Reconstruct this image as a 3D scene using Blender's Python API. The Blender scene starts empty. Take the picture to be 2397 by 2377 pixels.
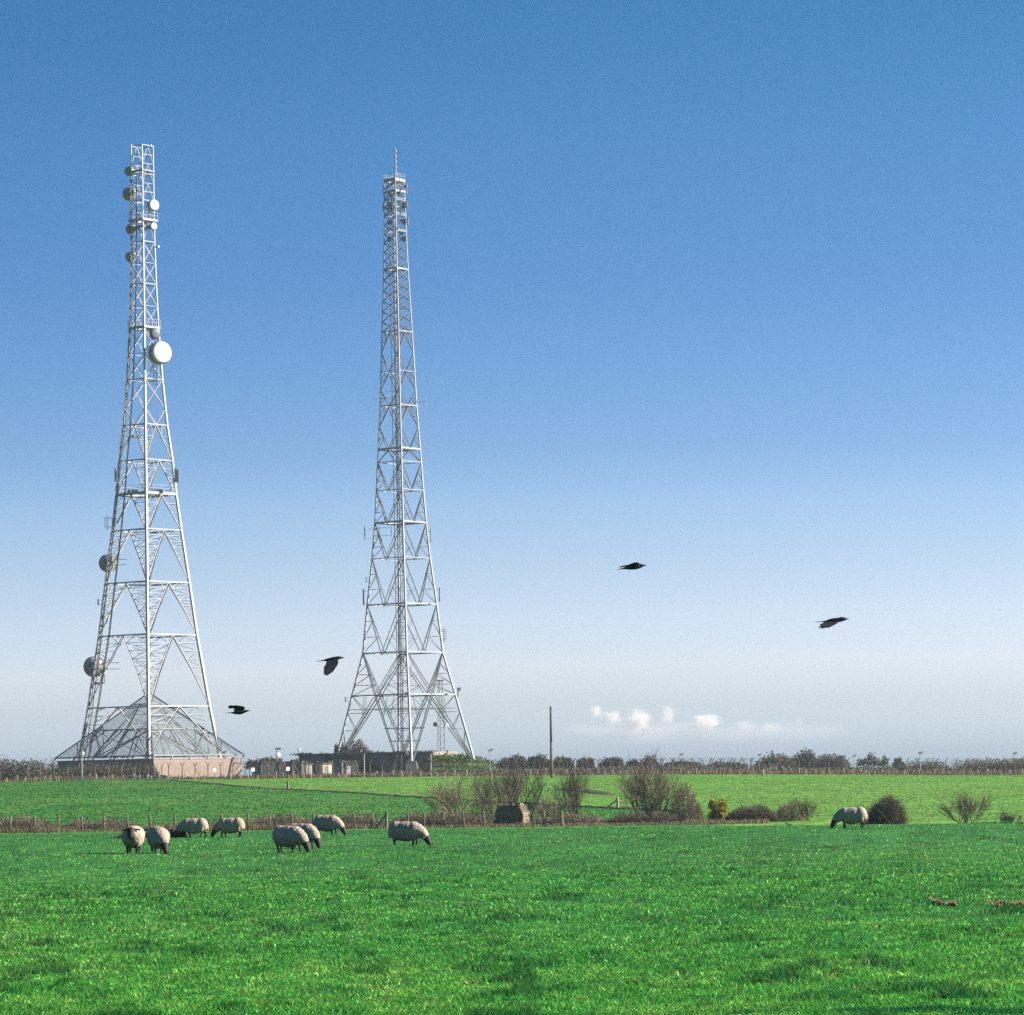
import bpy, bmesh, math, random
import numpy as np
from mathutils import Vector, Matrix
from mathutils.geometry import tessellate_polygon

R = math.radians
random.seed(7)
rng = np.random.default_rng(7)
sc = bpy.context.scene
C = sc.collection

# ------------------------------------------------------------------ camera, sky, sun, exposure
F, PW, PH = 8000.0, 2397, 2377           # focal length and photo size, in photo pixels
ROLL, HOR = R(1.2), 632.0
PITCH = math.atan(HOR / F)
EYE = Vector((0, 0, 1.75))
cam = bpy.data.cameras.new('camera')
cam.sensor_width = 36
cam.lens = 36 * F / PW
cam.clip_end = 60000
cam.clip_start = 0.5
camo = bpy.data.objects.new('camera', cam)
C.objects.link(camo)
CM = Matrix.Rotation(R(90) + PITCH, 4, 'X') @ Matrix.Rotation(-ROLL, 4, 'Z')
camo.matrix_world = Matrix.Translation(EYE) @ CM
sc.camera = camo

SUN_EL, SUN_BACK = R(26), R(5)
SD = Vector((math.cos(SUN_EL) * math.cos(SUN_BACK), math.cos(SUN_EL) * math.sin(SUN_BACK), math.sin(SUN_EL)))
sun = bpy.data.lights.new('sun', 'SUN')
sun.energy = 5.0
sun.angle = R(0.53)
sun.color = (1.0, 0.90, 0.78)
suno = bpy.data.objects.new('sun', sun)
C.objects.link(suno)
suno.rotation_euler = SD.to_track_quat('Z', 'Y').to_euler()

w = bpy.data.worlds.new('World')
sc.world = w
w.use_nodes = True
nt = w.node_tree
nt.nodes.clear()
def wn(t, **k):
    n = nt.nodes.new(t)
    for a, b in k.items(): setattr(n, a, b)
    return n
wo = wn('ShaderNodeOutputWorld'); bg = wn('ShaderNodeBackground'); sky = wn('ShaderNodeTexSky')
sky.sky_type = 'NISHITA'; sky.sun_disc = False
sky.sun_elevation = SUN_EL; sky.sun_rotation = math.atan2(SD.x, SD.y)
sky.altitude = 50; sky.air_density = 1.0; sky.dust_density = 0.6; sky.ozone_density = 2.0
tc = wn('ShaderNodeTexCoord'); sx = wn('ShaderNodeSeparateXYZ'); cx = wn('ShaderNodeCombineXYZ')
mz = wn('ShaderNodeMath', operation='MULTIPLY'); mz.inputs[1].default_value = 3.6     # a clear winter sky deepens fast above the horizon
L = nt.links.new
L(tc.outputs['Generated'], sx.inputs[0])
L(sx.outputs['Z'], mz.inputs[0])
L(sx.outputs['X'], cx.inputs['X']); L(sx.outputs['Y'], cx.inputs['Y']); L(mz.outputs[0], cx.inputs['Z'])
L(cx.outputs[0], sky.inputs['Vector'])
hs = wn('ShaderNodeHueSaturation'); hs.inputs['Saturation'].default_value = 1.0
L(sky.outputs[0], hs.inputs['Color'])
rp = wn('ShaderNodeValToRGB')
mr = wn('ShaderNodeMapRange'); mr.inputs['From Max'].default_value = 0.25
L(sx.outputs['Z'], mr.inputs['Value']); L(mr.outputs[0], rp.inputs[0])
SKY_TINT = [(0.0048, (0.2515, 0.3949, 0.6804)), (0.0223, (0.2756, 0.3499, 0.5895)), (0.0496, (0.3698, 0.4041, 0.5507)), (0.0845, (0.5021, 0.4601, 0.5039)), (0.1286, (0.7608, 0.6017, 0.5653)), (0.1884, (0.8055, 0.674, 0.6197)), (0.2533, (0.7673, 0.7023, 0.6593)), (0.3162, (0.6888, 0.725, 0.7232)), (0.381, (0.5101, 0.658, 0.7247)), (0.4803, (0.3893, 0.6349, 0.7668)), (0.579, (0.3045, 0.6034, 0.7799)), (0.7355, (0.2304, 0.6254, 0.8136)), (0.8728, (0.1536, 0.5861, 0.7813))]
er = rp.color_ramp
while len(er.elements) < len(SKY_TINT): er.elements.new(0.5)
for e, (p, c) in zip(er.elements, SKY_TINT): e.position = p; e.color = (*c, 1)
mx = wn('ShaderNodeMix', data_type='RGBA', blend_type='MULTIPLY'); mx.inputs[0].default_value = 1
L(hs.outputs[0], mx.inputs[6]); L(rp.outputs[0], mx.inputs[7])
bg.inputs['Strength'].default_value = 0.085
L(mx.outputs[2], bg.inputs['Color']); L(bg.outputs[0], wo.inputs['Surface'])

sc.view_settings.view_transform = 'Standard'
sc.view_settings.look = 'None'
sc.view_settings.gamma = 1
sc.view_settings.exposure = 1.7
sc.cycles.use_denoising = False
sc.cycles.max_bounces = 6
sc.cycles.transparent_max_bounces = 16
sc.cycles.volume_bounces = 10

# ------------------------------------------------------------------ pixel <-> place
R3 = CM.to_3x3()
R3I = R3.inverted()
def P(u, v, Y):
    d = R3 @ Vector((u - PW / 2, -(v - PH / 2), -F))
    return EYE + d * (Y / d.y)
def proj(p):
    c = R3I @ (Vector(p) - EYE)
    return PW / 2 + c.x / -c.z * F, PH / 2 - c.y / -c.z * F

def h2(ix, iy, s):
    n = np.sin(ix * 127.1 + iy * 311.7 + s * 74.7) * 43758.5453
    return n - np.floor(n)
def vnoise(x, y, s=0):
    x = np.asarray(x, float); y = np.asarray(y, float)
    ix, iy = np.floor(x), np.floor(y)
    fx, fy = x - ix, y - iy
    fx = fx * fx * (3 - 2 * fx); fy = fy * fy * (3 - 2 * fy)
    a = h2(ix, iy, s) * (1 - fx) + h2(ix + 1, iy, s) * fx
    b = h2(ix, iy + 1, s) * (1 - fx) + h2(ix + 1, iy + 1, s) * fx
    return a * (1 - fy) + b * fy
def sstep(a, b, x):
    t = np.clip((x - a) / (b - a), 0, 1)
    return t * t * (3 - 2 * t)

def terr(x, Y):
    x = np.asarray(x, float); Y = np.asarray(Y, float)
    Yp = np.maximum(Y, 0)
    xc = np.clip(x, -160, 160)
    fg = -0.00875 * Y - 0.0105 * xc * np.clip(Y / 170, 0, 1)
    fg = fg - 0.0003 * np.clip(Y - 165, 0, 100) ** 2
    fg = fg + 0.35 * np.exp(-((x - 14) / 8) ** 2 - ((Y - 128) / 18) ** 2)
    fade = np.clip(1 - Y / 400, 0, 1)
    fg = fg + fade * (0.05 * (vnoise(x / 3.1, Y / 3.1, 1) - .5) + 0.05 * (vnoise(x / .9, Y / .9, 2) - .5) + .05 * (vnoise(x / .4, Y / .4, 6) - .5)
                      + 0.25 * (vnoise(x / 14, Y / 14, 3) - .5) * sstep(10, 60, Y) * (1 - sstep(120, 160, Y)))
    edge = -2.1 - 0.0142 * xc - 0.000065 * xc ** 2
    low = -5.5 - 0.0105 * xc
    t = (Y - 300) / 300
    far = low + (edge - low) * np.clip(t, -1, 1) + 0.35 * np.sin(np.clip(t, 0, 1) * math.pi)
    far = far + 0.25 * (vnoise(x / 25, Y / 40, 4) - .5)
    far = far - 3.0 * sstep(700, 1300, Y) - (edge + 2.1) * sstep(800, 2500, Y)
    far = far + 1.75
    return fg + (far - fg) * sstep(205, 300, Y) + 0.004 * np.clip(Y, 0, 700)
def tz(x, Y): return float(terr(x, Y))
def gp(u, Y):                                    # the point of the ground seen in column u at distance Y
    v = 1810.0
    for _ in range(5):
        p = P(u, v, Y)
        p.z = tz(p.x, Y)
        v = proj(p)[1]
    return p
def hit(u, v, Y0=15, Y1=640):                    # where the line of sight meets the ground
    prev = Y0
    Y = Y0
    while Y < Y1:
        p = P(u, v, Y)
        if p.z < tz(p.x, Y):
            a, b = prev, Y
            for _ in range(30):
                m = (a + b) / 2
                q = P(u, v, m)
                if q.z < tz(q.x, m): b = m
                else: a = m
            q = P(u, v, b); q.z = tz(q.x, b)
            return q
        prev = Y
        Y *= 1.01
    return gp(u, Y1)

# ------------------------------------------------------------------ materials
def _bs(name):
    m = bpy.data.materials.new(name); m.use_nodes = True
    n = m.node_tree.nodes
    return m, m.node_tree, n['Principled BSDF']
def mat(name, col, rough=.8, var=.2, scale=2.0, bump=0.0, metal=0.0, spec=.3, col2=None, detail=6):
    m, t, b = _bs(name)
    b.inputs['Roughness'].default_value = rough
    b.inputs['Metallic'].default_value = metal
    b.inputs['Specular IOR Level'].default_value = spec
    tcn = t.nodes.new('ShaderNodeTexCoord')
    nz = t.nodes.new('ShaderNodeTexNoise'); nz.inputs['Scale'].default_value = scale; nz.inputs['Detail'].default_value = detail
    t.links.new(tcn.outputs['Object'], nz.inputs['Vector'])
    cr = t.nodes.new('ShaderNodeValToRGB')
    c2 = col2 or tuple(min(1, c * (1 + var)) for c in col)
    cr.color_ramp.elements[0].position = .3; cr.color_ramp.elements[1].position = .7
    cr.color_ramp.elements[0].color = (*[c * (1 - var) for c in col], 1)
    cr.color_ramp.elements[1].color = (*c2, 1)
    t.links.new(nz.outputs[0], cr.inputs[0]); t.links.new(cr.outputs[0], b.inputs['Base Color'])
    if bump:
        bp = t.nodes.new('ShaderNodeBump'); bp.inputs['Strength'].default_value = bump
        bp.inputs['Distance'].default_value = .1
        t.links.new(nz.outputs[0], bp.inputs['Height']); t.links.new(bp.outputs[0], b.inputs['Normal'])
    return m
def mat_attr(name, rough=.7, trans=0.0, spec=.2, fine=0.0, fscale=40, bump=0.0):
    m, t, b = _bs(name)
    b.inputs['Roughness'].default_value = rough
    b.inputs['Specular IOR Level'].default_value = spec
    a = t.nodes.new('ShaderNodeAttribute'); a.attribute_name = 'Col'
    src = a.outputs['Color']
    if fine or bump:
        tcn = t.nodes.new('ShaderNodeTexCoord')
        nz = t.nodes.new('ShaderNodeTexNoise'); nz.inputs['Scale'].default_value = fscale; nz.inputs['Detail'].default_value = 3
        t.links.new(tcn.outputs['Object'], nz.inputs['Vector'])
        if bump:
            bp = t.nodes.new('ShaderNodeBump'); bp.inputs['Strength'].default_value = bump; bp.inputs['Distance'].default_value = .03
            t.links.new(nz.outputs[0], bp.inputs['Height']); t.links.new(bp.outputs[0], b.inputs['Normal'])
        mm = t.nodes.new('ShaderNodeMapRange'); mm.inputs['From Min'].default_value = .3; mm.inputs['From Max'].default_value = .7
        mm.inputs['To Min'].default_value = 1 - fine; mm.inputs['To Max'].default_value = 1 + fine
        t.links.new(nz.outputs[0], mm.inputs['Value'])
        vm = t.nodes.new('ShaderNodeVectorMath'); vm.operation = 'SCALE'
        t.links.new(src, vm.inputs[0]); t.links.new(mm.outputs[0], vm.inputs['Scale'])
        src = vm.outputs[0]
    t.links.new(src, b.inputs['Base Color'])
    if trans:
        tr = t.nodes.new('ShaderNodeBsdfTranslucent'); t.links.new(src, tr.inputs['Color'])
        ms = t.nodes.new('ShaderNodeMixShader'); ms.inputs[0].default_value = trans
        t.links.new(b.outputs[0], ms.inputs[1]); t.links.new(tr.outputs[0], ms.inputs[2])
        t.links.new(ms.outputs[0], t.nodes['Material Output'].inputs['Surface'])
    return m
def mat_net(name, col, cell, cover):
    """woven wire: see-through cells between thin wires"""
    m, t, b = _bs(name)
    b.inputs['Base Color'].default_value = (*col, 1); b.inputs['Roughness'].default_value = .6
    tr = t.nodes.new('ShaderNodeBsdfTransparent'); ms = t.nodes.new('ShaderNodeMixShader')
    tcn = t.nodes.new('ShaderNodeTexCoord'); sep = t.nodes.new('ShaderNodeSeparateXYZ')
    t.links.new(tcn.outputs['UV'], sep.inputs[0])
    outs = []
    for ax in 'XY':
        fr = t.nodes.new('ShaderNodeMath'); fr.operation = 'MULTIPLY'; fr.inputs[1].default_value = 1 / cell
        f2 = t.nodes.new('ShaderNodeMath'); f2.operation = 'FRACT'
        ls = t.nodes.new('ShaderNodeMath'); ls.operation = 'LESS_THAN'; ls.inputs[1].default_value = cover / 2
        t.links.new(sep.outputs[ax], fr.inputs[0]); t.links.new(fr.outputs[0], f2.inputs[0]); t.links.new(f2.outputs[0], ls.inputs[0])
        outs.append(ls)
    mxm = t.nodes.new('ShaderNodeMath'); mxm.operation = 'MAXIMUM'
    t.links.new(outs[0].outputs[0], mxm.inputs[0]); t.links.new(outs[1].outputs[0], mxm.inputs[1])
    t.links.new(mxm.outputs[0], ms.inputs[0]); t.links.new(tr.outputs[0], ms.inputs[1]); t.links.new(b.outputs[0], ms.inputs[2])
    t.links.new(ms.outputs[0], t.nodes['Material Output'].inputs['Surface'])
    return m

M = {}
M['steel'] = mat('galvanised_steel', (0.289, 0.304, 0.319), .55, .12, .15, spec=.3)
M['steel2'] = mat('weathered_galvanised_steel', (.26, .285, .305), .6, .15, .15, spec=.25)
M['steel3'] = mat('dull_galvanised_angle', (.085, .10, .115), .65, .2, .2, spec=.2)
M['steel_dark'] = mat('dull_steel', (.16, .18, .19), .6, .2, .4)
M['cable'] = mat('black_cable', (.05, .055, .06), .6, .2, 1)
M['white'] = mat('white_radome', (0.623, 0.623, 0.608), .5, .04, .6)
M['grey_radome'] = mat('grey_radome', (.085, .105, .125), .5, .06, .6)
M['bowl'] = mat('dish_shroud', (0.152, 0.152, 0.152), .5, .35, 1.2, col2=(0.304, 0.289, 0.266))
M['brick'] = mat('pale_brick', (.20, .156, .134), .9, .14, 1.2, bump=.3)
M['coping'] = mat('coping_stone', (0.251, 0.205, 0.175), .9, .15, 1.5)
M['concrete'] = mat('concrete', (0.319, 0.281, 0.236), .9, .15, 1.2, bump=.2)
M['concrete_dark'] = mat('shade_dark_concrete', (.10, .105, .11), .9, .3, .6, bump=.3)  # concrete darkened in its colour for the bunker's shade; sheds and heaps share it
M['post'] = mat('concrete_post', (0.129, 0.109, 0.0839), .9, .25, 2)
M['post_pale'] = mat('weathered_timber_pale', (0.319, 0.266, 0.198), .9, .2, 3)
M['timber'] = mat('grey_timber', (0.152, 0.129, 0.095), .9, .3, 6, bump=.3)
M['pole'] = mat('creosoted_timber', (.09, .07, .06), .85, .25, 3, bump=.2)
M['wire'] = mat('fence_wire', (.16, .15, .14), .6, .2, 3)
M['lamp'] = mat('grey_painted_steel', (0.342, 0.357, 0.365), .5, .1, 2)
M['cream'] = mat('cream_paint', (0.471, 0.41, 0.304), .8, .08, 1)
M['roof'] = mat('dark_felt_roof', (.10, .10, .11), .9, .2, 1)
M['signw'] = mat('white_sign', (0.608, 0.608, 0.585), .6, .03, 2)
M['pillbox'] = mat('mossy_concrete', (0.0646, 0.0547, 0.038), .95, .5, 2.2, bump=.8, col2=(0.114, 0.095, 0.0646))
M['rubble'] = mat('weathered_brick_edge', (0.127, 0.0938, 0.0553), .95, .4, 5, bump=.8, col2=(0.245, 0.192, 0.122))
M['bark'] = mat('bark', (.11, .09, .07), .9, .3, 4, bump=.3)
M['twig'] = mat('bare_twigs', (0.198, 0.152, 0.106), .9, .3, 1.2)
M['twig_dark'] = mat('dark_twigs', (0.129, 0.0988, 0.076), .9, .3, 1.2)
M['soil'] = mat('bare_soil', (.13, .06, .036), .95, .4, 6, bump=.8)
M['turfbank'] = mat('turf_bank', (0.0266, 0.0456, 0.0167), .95, .4, 3, bump=.8, col2=(0.0532, 0.0684, 0.0266))
M['log'] = mat('old_log', (0.038, 0.0418, 0.0304), .95, .4, 4, bump=.8, col2=(0.0836, 0.0684, 0.0532))
M['leaf'] = mat_attr('leaves', .6, .25)
M['grass'] = mat_attr('grass_blades', .6, .48, spec=.06)
M['dry'] = mat_attr('dry_stalks', .8, .2)
M['fleece'] = mat_attr('fleece_wool', .95, 0, spec=.05, fine=.30, fscale=16, bump=.8)
M['skin'] = mat('dark_face_hair', (0.0121, 0.0105, 0.00935), .7, .3, 14)
M['feather'] = mat('black_feathers', (.018, .019, .024), .5, .3, 30, spec=.4)
M['net'] = mat_net('wire_netting', (.16, .18, .19), .12, .26)
M['chain'] = mat_net('chain_link', (.17, .16, .14), .12, .11)

# ------------------------------------------------------------------ mesh helpers
class MB:
    def __init__(s): s.v = []; s.f = []
    def raw(s, vs, fs):
        o = len(s.v); s.v += [Vector(p) for p in vs]; s.f += [tuple(i + o for i in f) for f in fs]
        return s
    def tube(s, p, q, r0, r1=None, n=4, cap=True):
        p, q = Vector(p), Vector(q); r1 = r0 if r1 is None else r1
        d = q - p
        if d.length < 1e-6: return s
        d.normalize()
        a = d.orthogonal().normalized() if abs(d.z) > .95 else d.cross(Vector((0, 0, 1))).normalized()
        b = d.cross(a)
        vs = []
        for c, r in ((p, r0), (q, r1)):
            for i in range(n):
                t = 2 * math.pi * (i + .5) / n
                vs.append(c + a * (r * math.cos(t)) + b * (r * math.sin(t)))
        fs = [(i, (i + 1) % n, n + (i + 1) % n, n + i) for i in range(n)]
        if cap: fs += [tuple(range(n - 1, -1, -1)), tuple(range(n, 2 * n))]
        return s.raw(vs, fs)
    def bar(s, p, q, w): return s.tube(p, q, w * .49)
    def path(s, pts, r, n=6):
        for i in range(len(pts) - 1):
            ra = r[i] if isinstance(r, (list, tuple)) else r
            rb = r[i + 1] if isinstance(r, (list, tuple)) else r
            s.tube(pts[i], pts[i + 1], ra, rb, n)
        return s
    def box(s, c, sz, rot=0):
        c = Vector(c); hx, hy, hz = sz[0] / 2, sz[1] / 2, sz[2] / 2
        m = Matrix.Rotation(rot, 3, 'Z')
        vs = [c + m @ Vector((x * hx, y * hy, z * hz)) for z in (-1, 1) for x, y in ((-1, -1), (1, -1), (1, 1), (-1, 1))]
        return s.raw(vs, [(3, 2, 1, 0), (4, 5, 6, 7), (0, 1, 5, 4), (1, 2, 6, 5), (2, 3, 7, 6), (3, 0, 4, 7)])
    def lathe(s, c, axis, prof, n=28):
        c, d = Vector(c), Vector(axis).normalized()
        a = d.cross(Vector((0, 0, 1))).normalized(); b = d.cross(a)
        vs, fs = [], []
        for (h, r) in prof:
            for i in range(n):
                t = 2 * math.pi * i / n
                vs.append(c + d * h + (a * math.cos(t) + b * math.sin(t)) * r)
        for k in range(len(prof) - 1):
            for i in range(n):
                j = (i + 1) % n
                fs.append((k * n + i, k * n + j, (k + 1) * n + j, (k + 1) * n + i))
        fs += [tuple(range(n - 1, -1, -1)), tuple(range((len(prof) - 1) * n, len(prof) * n))]
        return s.raw(vs, fs)
    def mesh(s, name, m, off=(0, 0, 0), smooth=False):
        off = Vector(off)
        me = bpy.data.meshes.new(name)
        me.from_pydata([tuple(p - off) for p in s.v], [], s.f)
        me.update()
        bm = bmesh.new(); bm.from_mesh(me); bmesh.ops.recalc_face_normals(bm, faces=bm.faces); bm.to_mesh(me); bm.free()
        if smooth: me.polygons.foreach_set('use_smooth', [True] * len(me.polygons))
        me.materials.append(m)
        return me
    def build(s, name, m, parent=None, smooth=False):
        off = wloc(parent) if parent else Vector((0, 0, 0))
        return link(name, s.mesh(name, m, off, smooth), parent)
def wloc(o):
    p = Vector(o.location)
    while o.parent: o = o.parent; p = p + Vector(o.location)
    return p
def link(name, data, parent=None, loc=(0, 0, 0)):
    o = bpy.data.objects.new(name, data); C.objects.link(o)
    o.location = loc
    if parent: o.parent = parent
    return o
def tag(o, label=None, cat=None, group=None, kind=None):
    if label: o['label'] = label
    if cat: o['category'] = cat
    if group: o['group'] = group
    if kind: o['kind'] = kind
    return o
def thing(name, label, cat, loc=(0, 0, 0), group=None):
    o = link(name, None, None, loc); o.empty_display_size = .3
    return tag(o, label, cat, group)

def np_mesh(name, V, T, m, col=None, smooth=False):
    me = bpy.data.meshes.new(name)
    me.vertices.add(len(V)); me.vertices.foreach_set('co', np.ascontiguousarray(V, dtype=np.float32).ravel())
    n = len(T)
    me.loops.add(n * 3); me.loops.foreach_set('vertex_index', np.ascontiguousarray(T, dtype=np.int32).ravel())
    me.polygons.add(n)
    me.polygons.foreach_set('loop_start', np.arange(0, n * 3, 3, dtype=np.int32))
    me.update(calc_edges=True)
    if col is not None:
        a = me.attributes.new('Col', 'FLOAT_COLOR', 'POINT')
        c4 = np.ones((len(V), 4), np.float32); c4[:, :3] = col
        a.data.foreach_set('color', c4.ravel())
    me.polygons.foreach_set('use_smooth', np.full(n, smooth))
    me.materials.append(m)
    return me

def blades(x, y, z, h, wd, lean, col, seg=True):
    """grass blades: bent tapering strips of triangles"""
    n = len(x)
    a = rng.uniform(0, 2 * math.pi, n); la = rng.uniform(0, 2 * math.pi, n)
    ux, uy = np.cos(a) * wd / 2, np.sin(a) * wd / 2
    lx, ly = np.cos(la) * lean * h, np.sin(la) * lean * h
    B = np.stack([x, y, z - .01], 1)
    U = np.stack([ux, uy, np.zeros(n)], 1)
    if seg:
        mid = B + np.stack([lx * .3, ly * .3, h * .62], 1)
        tip = B + np.stack([lx, ly, h], 1)
        V = np.stack([B - U, B + U, mid - U * .75, mid + U * .75, tip], 1).reshape(-1, 3)
        i = np.arange(n)[:, None] * 5
        T = np.concatenate([i + [0, 1, 3], i + [0, 3, 2], i + [2, 3, 4]], 1).reshape(-1, 3)
        k = 5
    else:
        tip = B + np.stack([lx, ly, h], 1)
        V = np.stack([B - U, B + U, tip], 1).reshape(-1, 3)
        i = np.arange(n)[:, None] * 3
        T = (i + [0, 1, 2]).reshape(-1, 3)
        k = 3
    return V, T, np.repeat(col, k, 0)
def cat_blades(parts):
    Vs, Ts, Cs, o = [], [], [], 0
    for V, T, c in parts:
        Vs.append(V); Ts.append(T + o); Cs.append(c); o += len(V)
    return np.concatenate(Vs), np.concatenate(Ts), np.concatenate(Cs)

# ------------------------------------------------------------------ the ground, one sheet to the horizon
BANK = [(372, 1826), (450, 1832), (550, 1841), (620, 1847), (750, 1853), (870, 1860), (1000, 1869), (1150, 1878), (1300, 1886), (1430, 1893), (1560, 1899), (1640, 1903)]
bank_pts = [hit(u, v, 290) for u, v in BANK]
bx_ = np.array([p.x for p in bank_pts]); by_ = np.array([p.y for p in bank_pts])
def right_field(x, Y):                            # 1 in the paler field beyond the bank
    o = np.argsort(bx_)
    yb = np.interp(x, bx_[o], by_[o])
    return np.where(x > bx_.max(), 1.0, np.where(x < bx_.min(), (Y > by_.max()) * 1.0, (Y > yb) * 1.0))

rows = np.concatenate([np.linspace(-60, 14, 12), np.geomspace(16, 200, 420), np.linspace(203, 300, 40),
                       np.linspace(302, 620, 180), np.geomspace(640, 2900, 40)])
cols = np.linspace(-1, 1, 261)
cols = np.sign(cols) * (0.35 * np.abs(cols) + 0.65 * np.abs(cols) ** 3)
YY = np.repeat(rows, len(cols))
half = np.maximum(np.abs(rows), 20) * 0.42 + 12
XX = (half[:, None] * cols[None, :]).ravel()
ZZ = terr(XX, YY)
nc, nr = len(cols), len(rows)
ii = (np.arange(nr - 1)[:, None] * nc + np.arange(nc - 1)[None, :]).ravel()
T = np.concatenate([np.stack([ii, ii + 1, ii + nc + 1], 1), np.stack([ii, ii + nc + 1, ii + nc], 1)])
rf = right_field(XX, YY)
near = (YY < 290)[:, None]; comp = (YY > 604)[:, None]
g = np.where(near, [.016, .090, .020], np.where(rf[:, None] > .5, [.078, .195, .032], [.026, .135, .026]))
g = np.where(comp, [.085, .075, .045], g)
def ground_mat():
    m, t, b = _bs('pasture_turf')
    b.inputs['Roughness'].default_value = .9; b.inputs['Specular IOR Level'].default_value = .1
    a = t.nodes.new('ShaderNodeAttribute'); a.attribute_name = 'Col'
    ge = t.nodes.new('ShaderNodeNewGeometry')
    mp = t.nodes.new('ShaderNodeMapping'); mp.inputs['Scale'].default_value = (1, .22, 1)
    t.links.new(ge.outputs['Position'], mp.inputs['Vector'])
    prev = a.outputs['Color']
    for s, lo, hi, y in ((.9, .72, 1.3, 0), (.12, .85, 1.18, 0), (.05, .0, .8, 1)):
        nz = t.nodes.new('ShaderNodeTexNoise'); nz.inputs['Scale'].default_value = s; nz.inputs['Detail'].default_value = 5
        t.links.new(mp.outputs[0], nz.inputs['Vector'])
        r = t.nodes.new('ShaderNodeMapRange'); r.inputs['From Min'].default_value = .35; r.inputs['From Max'].default_value = .65
        r.inputs['To Min'].default_value = lo; r.inputs['To Max'].default_value = hi
        t.links.new(nz.outputs[0], r.inputs['Value'])
        if not y:
            vm = t.nodes.new('ShaderNodeVectorMath'); vm.operation = 'SCALE'
            t.links.new(prev, vm.inputs[0]); t.links.new(r.outputs[0], vm.inputs['Scale']); prev = vm.outputs[0]
        else:
            mm = t.nodes.new('ShaderNodeMix'); mm.data_type = 'RGBA'; mm.blend_type = 'MULTIPLY'
            mm.inputs[7].default_value = (1.25, 1.02, .85, 1)
            t.links.new(r.outputs[0], mm.inputs[0]); t.links.new(prev, mm.inputs[6]); prev = mm.outputs[2]
    t.links.new(prev, b.inputs['Base Color'])
    return m
tag(link('ground', np_mesh('ground', np.stack([XX, YY, ZZ], 1), T, ground_mat(), g, True)), kind='structure')

# short turf of the near pasture
def greens(n, x, Y, pal, patch=.5):
    pal = np.array(pal)
    k = rng.random(n)
    pn = vnoise(x / 1.6, Y / 3, 11) * .3 + vnoise(x / .25, Y / .6, 12) * .5 + vnoise(x / 9, Y / 22, 13) * .3
    k = np.clip(k * (1 - patch) + pn * patch * 1.1, 0, .9999)
    i = k * (len(pal) - 1)
    lo = np.floor(i).astype(int); f = (i - lo)[:, None]
    c = pal[lo] * (1 - f) + pal[np.minimum(lo + 1, len(pal) - 1)] * f
    return c * np.exp(rng.normal(-.12, .60, (n, 1)))
PAL_NEAR = [(.006, .056, .019), (.019, .155, .027), (.052, .280, .036), (.150, .355, .056), (.40, .45, .16)]
def near_grass():
    parts = []
    N = 860000
    q = rng.uniform(120, 660, N)
    Y = 14000 / np.maximum(q - 70, 1)
    Y = np.where(Y > 200, rng.uniform(24, 190, N), Y)
    x = Y * rng.uniform(-.205, .205, N)
    side = np.arange(N) >= 620000                   # the sward goes on to both sides
    x = np.where(side, rng.choice([-1.0, 1.0], N) * (.205 * Y + rng.uniform(0, 8, N)), x)
    z = terr(x, Y)
    px = Y / 3416
    tuft = np.clip((vnoise(x / .30, Y / .6, 21) - .56) * 4.5, 0, 1) * np.clip((vnoise(x / .9, Y / 1.6, 24) - .45) * 3, 0, 1) + .5 * np.clip((vnoise(x / .38, Y / .5, 22) - .62) * 3, 0, 1)
    tuft = np.clip(tuft, 0, 1.2)
    h = rng.uniform(.024, .050, N) * (1 + 1.5 * tuft) + .10 * px
    wd = np.maximum(.006, .85 * px) * rng.uniform(.5, 1.5, N)
    lean = rng.uniform(.3, 1.7, N) * (1 - .35 * np.clip(tuft, 0, 1))
    col = greens(N, x, Y, PAL_NEAR)
    lush = np.clip(tuft * .95, 0, .78)[:, None]                  # rank dark green tufts in the sward
    col = col * (1 - lush) + np.array([.006, .060, .022]) * rng.uniform(.5, 1.5, (N, 1)) * lush
    st = rng.random(N) < .035                       # straw coloured dead blades
    col[st] = np.array([.42, .40, .20]) * rng.uniform(.7, 1.2, (st.sum(), 1))
    h = np.where(st, h * .7, h)
    nearm = Y < 75
    for mk, sg in ((nearm, True), (~nearm, False)):
        parts.append(blades(x[mk], Y[mk], z[mk], h[mk], wd[mk], lean[mk], col[mk], sg))
    V, T, c = cat_blades(parts)
    tag(link('pasture_grass', np_mesh('pasture_grass', V, T, M['grass'], c)), 'short bright green pasture grass with darker tufts under the sheep', 'grass', kind='stuff')
near_grass()
def shadow_band_grass():  # dark blades stand in for shadow bands along the crest and nearest edge
    parts = []
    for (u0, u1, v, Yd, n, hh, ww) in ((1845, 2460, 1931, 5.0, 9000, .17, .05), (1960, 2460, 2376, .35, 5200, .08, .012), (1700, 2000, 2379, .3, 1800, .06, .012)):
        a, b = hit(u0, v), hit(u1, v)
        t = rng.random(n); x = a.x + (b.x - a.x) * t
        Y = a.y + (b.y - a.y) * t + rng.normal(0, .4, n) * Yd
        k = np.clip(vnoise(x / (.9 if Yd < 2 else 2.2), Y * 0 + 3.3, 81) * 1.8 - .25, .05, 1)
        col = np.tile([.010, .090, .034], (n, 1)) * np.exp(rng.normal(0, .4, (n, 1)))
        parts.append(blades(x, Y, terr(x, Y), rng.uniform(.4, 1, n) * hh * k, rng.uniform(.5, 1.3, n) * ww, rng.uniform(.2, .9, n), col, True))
    V, T, c = cat_blades(parts)
    tag(link('shadow_band_grass', np_mesh('shadow_band_grass', V, T, M['grass'], c)), 'dark green blades standing in for shadow bands at the right of the pasture', 'grass', kind='stuff')
shadow_band_grass()
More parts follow.
